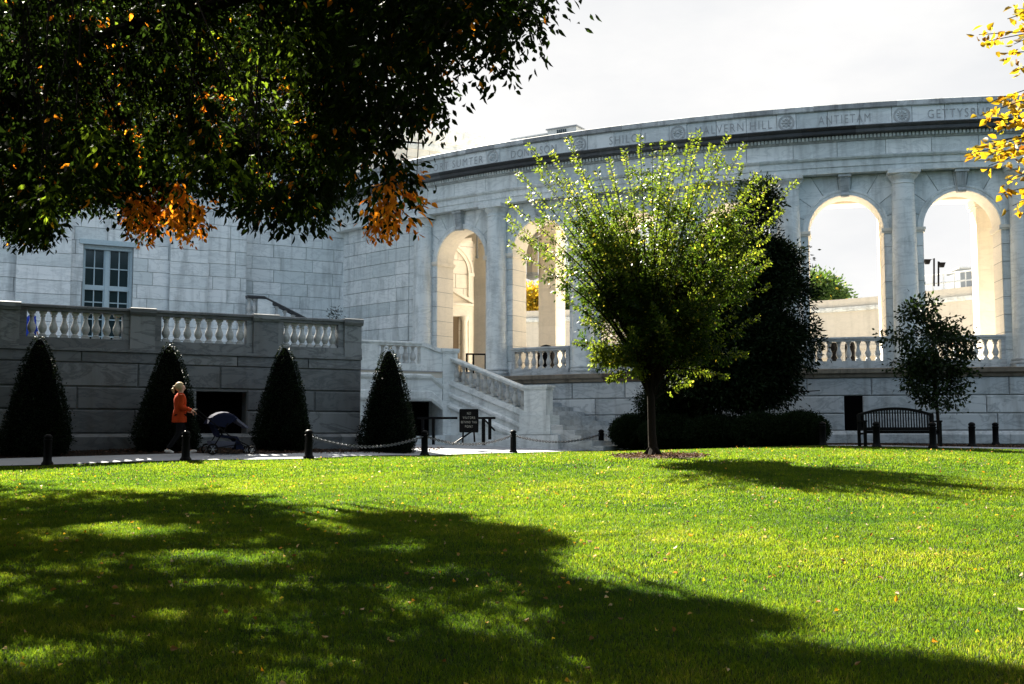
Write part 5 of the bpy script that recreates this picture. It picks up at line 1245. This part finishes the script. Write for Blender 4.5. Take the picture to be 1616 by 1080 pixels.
# litter in the beds
n = 9000; X_ = rng.uniform(-14, 15, n); Y_ = edge_y(X_)+rng.uniform(1.6, 4.6, n); k = (X_ < -2) | (X_ > 4); X_, Y_ = X_[k], Y_[k]; n = len(X_)
leaf_mesh('bed_litter', np.c_[X_, Y_, gz(X_, Y_)+.02+rng.random(n)*.02], np.c_[rng.normal(size=(n, 2)), rng.normal(size=n)*.3], rng.uniform(.03, .09, n), rng.uniform(.015, .04, n), M['chip'], None, rng.random(n)*.7, None, six=False, kind='stuff', label='dark leaf litter and bark in the beds at the wall foot', cat='leaf litter')
# fallen leaves
M['fallen'] = leafmat('fallen_leaf', [(.10, .05, .02), (.28, .16, .06), (.50, .42, .28)], [(.45, .16, .02), (.55, .35, .03), (.6, .5, .08)], .35, .6, .3, 1.3)
n = 3300; Y_ = 4+32*rng.random(n)**.75; X_ = rng.uniform(-1, 1, n)*(Y_*.46+2); k = lawn_ok(X_, Y_) & ((n2(X_, Y_, .7, 3) > -.5) | (rng.random(n) < .5)); X_, Y_ = X_[k], Y_[k]; n = len(X_)
leaf_mesh('fallen_leaves', np.c_[X_, Y_, gz(X_, Y_)+rng.uniform(.02, .05, n)], np.c_[rng.normal(size=(n, 2)), rng.normal(size=n)*.45], rng.uniform(.02, .055, n), rng.uniform(.014, .034, n), M['fallen'], None, rng.random(n), (rng.random(n) < .3)*1., fold=.9, kind='stuff', label='scattered yellow orange and brown fallen leaves on the lawn', cat='fallen leaves')

# ================================================================== PEOPLE
M['skin'] = plain('skin', (.55, .33, .25), .55, 0, .05); M['orange_knit'] = plain('orange_knit', (.36, .042, .010), .8, 0, .15, 40, .3); M['black_cloth'] = plain('black_cloth', (.008, .008, .010), .85, 0, .2, 40)
M['blonde'] = plain('blonde_hair', (.42, .33, .20), .55, 0, .35, 60, .4); M['white_shoe'] = plain('white_shoe', (.6, .58, .55), .6); M['blue_cloth'] = plain('blue_cloth', (.02, .05, .35), .8, 0, .15, 30); M['dark_hair'] = plain('dark_hair', (.012, .010, .008), .5, 0, .3, 50)
M['navy'] = plain('navy_fabric', (.008, .011, .03), .8, 0, .2, 40); M['grey_fabric'] = plain('grey_fabric', (.10, .105, .15), .8, 0, .2, 40); M['rubber'] = plain('rubber', (.008, .008, .008), .7)
def skin_obj(name, nodes, edges, mat, parent, loc, sub=2, root_=0):
    """nodes: (x, y, z, rx, ry)"""
    me = bpy.data.meshes.new(name); me.from_pydata([n[:3] for n in nodes], edges, []); o = bpy.data.objects.new(name, me); COL.objects.link(o)
    m = o.modifiers.new('skin', 'SKIN'); m.use_smooth_shade = True
    sk = me.skin_vertices[0].data if len(me.skin_vertices) else None
    if sk is None: bpy.context.view_layer.objects.active = o; o.select_set(True)
    for i, n in enumerate(nodes): me.skin_vertices[0].data[i].radius = (n[3], n[4] if len(n) > 4 else n[3]); me.skin_vertices[0].data[i].use_root = (i == root_)
    m2 = o.modifiers.new('sub', 'SUBSURF'); m2.levels = sub; m2.render_levels = sub
    bpy.context.view_layer.update(); me2 = bpy.data.meshes.new_from_object(o.evaluated_get(bpy.context.evaluated_depsgraph_get()))
    bpy.data.objects.remove(o); me2.materials.clear(); me2.materials.append(mat); me2.name = name
    for p in me2.polygons: p.use_smooth = True
    return place(bpy.data.objects.new(name, me2), parent, loc)
def person(label, loc, fdir, H, pose, mats):
    """local frame: x forward, y left, z up"""
    t = thing('person', label, 'person', loc); 
    nodes, edges, ids = [], [], {}
    def nd_(k, x, y, z, r, ry=None, link=None):
        ids[k] = len(nodes); nodes.append((x, y, z, r, ry or r)); 
        if link: edges.append((ids[link], ids[k]))
    nd_('pelvis', 0, 0, .93, .125, .10); nd_('waist', .01, 0, 1.08, .115, .095, 'pelvis'); nd_('chest', .015, 0, 1.27, .14, .11, 'waist'); nd_('neckb', .01, 0, 1.41, .07, .065, 'chest'); nd_('neck', .025, 0, 1.46, .048, .05, 'neckb')
    nd_('jaw', .045, 0, 1.51, .062, .06, 'neck'); nd_('head', .035, 0, 1.57, .082, .088, 'jaw'); nd_('crown', .03, 0, 1.63, .06, .065, 'head')
    nd_('nose', .135, 0, 1.555, .012, .012, 'head')
    for s, sg in (('l', 1), ('r', -1)):
        P = pose[s]
        nd_(s+'sh', 0, sg*.17, 1.37, .055, .055, 'chest'); nd_(s+'el', P['el'][0], sg*P['el'][1], P['el'][2], .04, .04, s+'sh'); nd_(s+'wr', P['wr'][0], sg*P['wr'][1], P['wr'][2], .025, .025, s+'el')
        d = Vector((P['wr'][0]-P['el'][0], sg*(P['wr'][1]-P['el'][1]), P['wr'][2]-P['el'][2])).normalized(); w_ = Vector(nodes[ids[s+'wr']][:3]); pm = w_+d*.055
        nd_(s+'pm', *pm, .034, .02, s+'wr')
        side = Vector((0, sg, 0))
        for fi, (o_, fl) in enumerate(((-.028, .07), (-.010, .08), (.010, .075), (.028, .06))):
            b = pm+d*.03+side*o_*1.0; c1 = b+d*fl*.5+Vector((0, 0, -.012)); c2 = c1+d*fl*.2+Vector((0, 0, -.035))
            nd_(f'{s}f{fi}a', *b, .010, .009, s+'pm'); nd_(f'{s}f{fi}b', *c1, .0085, .0085, f'{s}f{fi}a'); nd_(f'{s}f{fi}c', *c2, .0075, .0075, f'{s}f{fi}b')
        tb_ = w_+d*.025-side*.03; nd_(s+'t1', *tb_, .011, .011, s+'pm'); nd_(s+'t2', *(tb_+d*.045-side*.012-Vector((0, 0, .015))), .009, .009, s+'t1')
        nd_(s+'hip', 0, sg*.085, .86, .095, .10, 'pelvis'); kn = P['kn']; an = P['an']
        nd_(s+'kn', kn[0], sg*.09, kn[1], .058, .058, s+'hip'); nd_(s+'an', an[0], sg*.085, an[1], .036, .036, s+'kn'); nd_(s+'to', an[0]+P['toe'][0], sg*.09, an[1]+P['toe'][1], .034, .026, s+'an')
    k = H/1.69; ca, sa_ = math.cos(fdir), math.sin(fdir)
    W_ = lambda L: [((x*ca-y*sa_)*k, (x*sa_+y*ca)*k, z*k, r*k, ry*k) for x, y, z, r, ry in L]
    skin_obj('body', W_(nodes), edges, mats['skin'], t, loc)
    # clothes: the same joints, a little fuller
    def sub(keys, grow, end=None):
        m_ = {q: i for i, q in enumerate(keys)}; nn = [(*nodes[ids[q]][:3], nodes[ids[q]][3]+grow, nodes[ids[q]][4]+grow) for q in keys]
        inv = {v: q for q, v in ids.items()}; ee = [(m_[inv[a]], m_[inv[b]]) for a, b in edges if inv[a] in m_ and inv[b] in m_]; return nn, ee
    jk = MB(); jk.smooth = True; rings = [(-.005, .755, .15, .185), (-.005, .76, .165, .20), (0, .85, .165, .20), (0, .96, .15, .185), (.01, 1.08, .128, .160), (.015, 1.2, .14, .178), (.012, 1.3, .138, .192), (.008, 1.37, .112, .188), (.008, 1.41, .085, .12), (.012, 1.44, .065, .07), (.012, 1.445, .05, .055)]; V = []; nn_ = 20
    for x0, z0, rx_, ry_ in rings:
        for j in range(nn_): th = 2*math.pi*j/nn_; X0, Y0 = x0+rx_*math.cos(th)*(1+.03*math.sin(5*th+z0*20)), ry_*math.sin(th); V.append(((X0*ca-Y0*sa_)*k, (X0*sa_+Y0*ca)*k, z0*k))
    jk.add(V, [(i*nn_+j, i*nn_+(j+1) % nn_, (i+1)*nn_+(j+1) % nn_, (i+1)*nn_+j) for i in range(len(rings)-1) for j in range(nn_)])
    for s in ('l', 'r'):
        A, B_, C_ = [Vector(nodes[ids[s+q]][:3]) for q in ('sh', 'el', 'wr')]; P_ = spl([tuple(A+Vector((0, 0, .01))), tuple(A.lerp(B_, .5)), tuple(B_), tuple(B_.lerp(C_, .55)), tuple(C_.lerp(B_, .06))], 4); P_ = [((x*ca-y*sa_)*k, (x*sa_+y*ca)*k, z*k) for x, y, z in P_]
        jk.tube(P_, [.078-.036*(i/(len(P_)-1))+.004*math.sin(i*2.1) for i in range(len(P_))], n=12)
    jk.build('jacket', mats['top'], t, loc)
    nn, ee = sub(['pelvis', 'lhip', 'lkn', 'lan', 'rhip', 'rkn', 'ran'], .016); nn[0] = (*nn[0][:2], nn[0][2]+.06, .138, .115); skin_obj('trousers', W_(nn), ee, mats['legs'], t, loc)
    for s, sg in (('l', 1), ('r', -1)):
        a_ = nodes[ids[s+'an']]; b_ = nodes[ids[s+'to']]; hl = (a_[0]-.05, a_[1], a_[2]-.045 if b_[2] < a_[2] else a_[2]-.03, .04, .035)
        skin_obj('shoe', W_([(*a_[:2], a_[2]-.01, .042, .042), hl, (*b_[:3], .043, .034), (b_[0]+.05, b_[1], b_[2]-.004, .036, .024)]), [(0, 1), (0, 2), (2, 3)], mats['shoe'], t, loc)
    h_ = nodes[ids['head']]
    hb_m = MB(); hb_m.smooth = True; V = []; nl, nm_ = 9, 16
    for i in range(nl+1):
        ph = math.pi*i/nl
        for j in range(nm_):
            th = 2*math.pi*j/nm_; x0 = -.012+.108*math.sin(ph)*math.cos(th); y0 = .098*math.sin(ph)*math.sin(th); z0 = 1.592+.112*math.cos(ph)
            if x0 > .05 and z0 < 1.625: x0 = .05-(1.625-z0)*.35
            lump = 1+.03*math.sin(th*7+i)
            V.append(((x0*ca-y0*sa_)*k*lump, (x0*sa_+y0*ca)*k*lump, z0*k))
    hb_m.add(V, [(i*nm_+j, i*nm_+(j+1) % nm_, (i+1)*nm_+(j+1) % nm_, (i+1)*nm_+j) for i in range(nl) for j in range(nm_)])
    if mats.get('pony'):
        q3 = [((x*ca)*k, (x*sa_)*k, z*k) for x, z in ((-.10, 1.60), (-.145, 1.585), (-.165, 1.54), (-.155, 1.48), (-.14, 1.43))]; hb_m.tube(q3, [.022, .03, .036, .028, .008], n=10)
    hb_m.build('hair', mats['hair'], t, loc)
    for sg in (-1, 1):
        mb = MB(); c = (.113*k, sg*.032*k, 1.572*k); q_ = (c[0]*ca-c[1]*sa_, c[0]*sa_+c[1]*ca, c[2]); mb.lathe(q_, [(.002, -.008), (.009, -.004), (.010, 0), (.009, .004), (.002, .008)], 8); mb.build('eye', M['rubber'], t, loc)
    mb = MB(); q_ = [((x*ca-y*sa_)*k, (x*sa_+y*ca)*k, z*k) for x, y, z in ((.108, -.022, 1.512), (.112, 0, 1.51), (.108, .022, 1.512))]; mb.tube(q_, .006); mb.build('mouth', plain('lip', (.35, .12, .10), .6), t, loc)
    return t
wy = 25.85; wx = (284-808)/FPX*wy; wz = g1(wx, wy)+.03; fd = math.atan2(.479, .877)
walk = {'l': dict(el=(-.0, .21, 1.12), wr=(.24, .16, 1.02), kn=(.14, .50), an=(.27, .09), toe=(.13, .0)), 'r': dict(el=(-.02, .21, 1.12), wr=(.24, .16, 1.03), kn=(-.02, .49), an=(-.28, .13), toe=(.11, -.06))}
person('blonde person with a ponytail in an orange jacket walking and pushing a stroller', (wx, wy, wz), fd, 1.64, walk, dict(skin=M['skin'], top=M['orange_knit'], legs=M['black_cloth'], shoe=M['white_shoe'], hair=M['blonde'], pony=True))
stand = {'l': dict(el=(.02, .22, 1.1), wr=(.10, .22, .88), kn=(.03, .50), an=(0, .08), toe=(.13, -.03)), 'r': dict(el=(.02, .22, 1.1), wr=(.12, .20, .9), kn=(.02, .50), an=(-.02, .08), toe=(.13, -.03))}
px_, Y = 45, 32.5; X_ = (px_-808)/FPX*Y
person('dark-haired person in bright blue standing behind the terrace railing at the left edge', (X_, Y, 2.12), fd+.3, 1.52, stand, dict(skin=M['skin'], top=M['blue_cloth'], legs=M['blue_cloth'], shoe=M['white_shoe'], hair=M['dark_hair']))
# stroller in front of her
sl_ = (wx+.62*.877*1.0, wy+.62*.479, wz); sto = thing('stroller', 'navy folding stroller with a grey sun hood pushed along the path', 'stroller', (wx+1.0*.877, wy+1.0*.479, wz))
so_ = WL[sto.name]
def SL_(x, y, z): return (so_.x+x*.877-y*.479, so_.y+x*.479+y*.877, so_.z+z)
def spart(nm, mat, fn, par=sto):
    mb = MB(); fn(mb); return mb.build(nm, mat, par, (0, 0, 0))
for sg in (-1, 1):
    def f_(mb, sg=sg):
        mb.tube([SL_(-.66, sg*.24, 1.02), SL_(-.45, sg*.24, .85), SL_(.10, sg*.25, .42), SL_(.62, sg*.2, .16)], .014)
        mb.tube([SL_(-.30, sg*.25, .14), SL_(-.05, sg*.25, .55), SL_(.05, sg*.25, .72)], .014); mb.tube([SL_(-.30, sg*.25, .14), SL_(.45, sg*.22, .26)], .012)
    spart('frame_side', M['iron'], f_)
spart('handle', M['rubber'], lambda mb: mb.tube([SL_(-.66, -.25, 1.02), SL_(-.68, 0, 1.03), SL_(-.66, .25, 1.02)], .018))
def f_(mb):
    n = 7
    for i in range(n):
        a0, a1 = R(165-125*i/n), R(165-125*(i+1)/n); V = []
        for a_, in ((a0,), (a1,)):
            for y_, rr_ in ((-.25, .30), (-.22, .345), (0, .37), (.22, .345), (.25, .30)): V.append(SL_(-.02+rr_*1.15*math.cos(a_), y_, .62+rr_*math.sin(a_)))
            for y_, rr_ in ((.24, .29), (0, .355), (-.24, .29)): V.append(SL_(-.02+rr_*1.15*math.cos(a_), y_, .62+rr_*math.sin(a_)))
        mb.add(V, [(j, (j+1) % 8, 8+(j+1) % 8, 8+j) for j in range(8)])
        for sg in (-1, 1): mb.add([SL_(-.02, sg*.25, .62), SL_(-.02+.345*math.cos(a0), sg*.25, .62+.30*math.sin(a0)), SL_(-.02+.345*math.cos(a1), sg*.25, .62+.30*math.sin(a1))], [(0, 1, 2)])
spart('sun_hood', M['navy'], f_)
spart('hood_visor', M['grey_fabric'], lambda mb: mb.hexa([SL_(.27, -.24, .76), SL_(.27, .24, .76), SL_(.52, .2, .60), SL_(.52, -.2, .60)], [SL_(.20, -.24, .88), SL_(.20, .24, .88), SL_(.55, .2, .63), SL_(.55, -.2, .63)]))
def f_(mb):
    mb.hexa([SL_(-.12, -.2, .40), SL_(.28, -.2, .36), SL_(.28, .2, .36), SL_(-.12, .2, .40)], [SL_(-.12, -.2, .46), SL_(.28, -.2, .42), SL_(.28, .2, .42), SL_(-.12, .2, .46)])
    mb.hexa([SL_(-.16, -.2, .42), SL_(-.10, -.2, .42), SL_(-.10, .2, .42), SL_(-.16, .2, .42)], [SL_(-.36, -.2, .84), SL_(-.30, -.2, .86), SL_(-.30, .2, .86), SL_(-.36, .2, .84)])
    mb.hexa([SL_(.26, -.19, .12), SL_(.46, -.17, .12), SL_(.46, .17, .12), SL_(.26, .19, .12)], [SL_(.24, -.19, .40), SL_(.30, -.17, .40), SL_(.30, .17, .40), SL_(.24, .19, .40)])
spart('seat', M['navy'], f_)
spart('basket', M['grey_fabric'], lambda mb: mb.hexa([SL_(-.28, -.18, .17), SL_(.2, -.18, .17), SL_(.2, .18, .17), SL_(-.28, .18, .17)], [SL_(-.32, -.21, .32), SL_(.24, -.21, .30), SL_(.24, .21, .30), SL_(-.32, .21, .32)]))
for x_, y_, r_ in ((-.30, -.29, .13), (-.30, .29, .13), (.62, -.23, .10), (.62, .23, .10)):
    def ring(mb, r0=r_, tr_=.02, x_=x_, y_=y_):
        mb.smooth = True; n = 18; m_ = 6; V = []
        for i in range(n):
            a_ = 2*math.pi*i/n
            for j in range(m_): b_ = 2*math.pi*j/m_; rr_ = r0-tr_+tr_*math.cos(b_); V.append(SL_(x_+rr_*math.cos(a_), y_+tr_*math.sin(b_), r_+rr_*math.sin(a_)))
        mb.add(V, [(i*m_+j, ((i+1) % n)*m_+j, ((i+1) % n)*m_+(j+1) % m_, i*m_+(j+1) % m_) for i in range(n) for j in range(m_)])
    wh = spart('wheel', M['rubber'], ring)
    spart('rim', M['grey_metal'], lambda mb: [mb.bar(SL_(x_+(r_-.03)*math.cos(a_), y_, r_+(r_-.03)*math.sin(a_)), SL_(x_-(r_-.03)*math.cos(a_), y_, r_-(r_-.03)*math.sin(a_)), .012, .012) for a_ in (0, 1.05, 2.1)], wh)
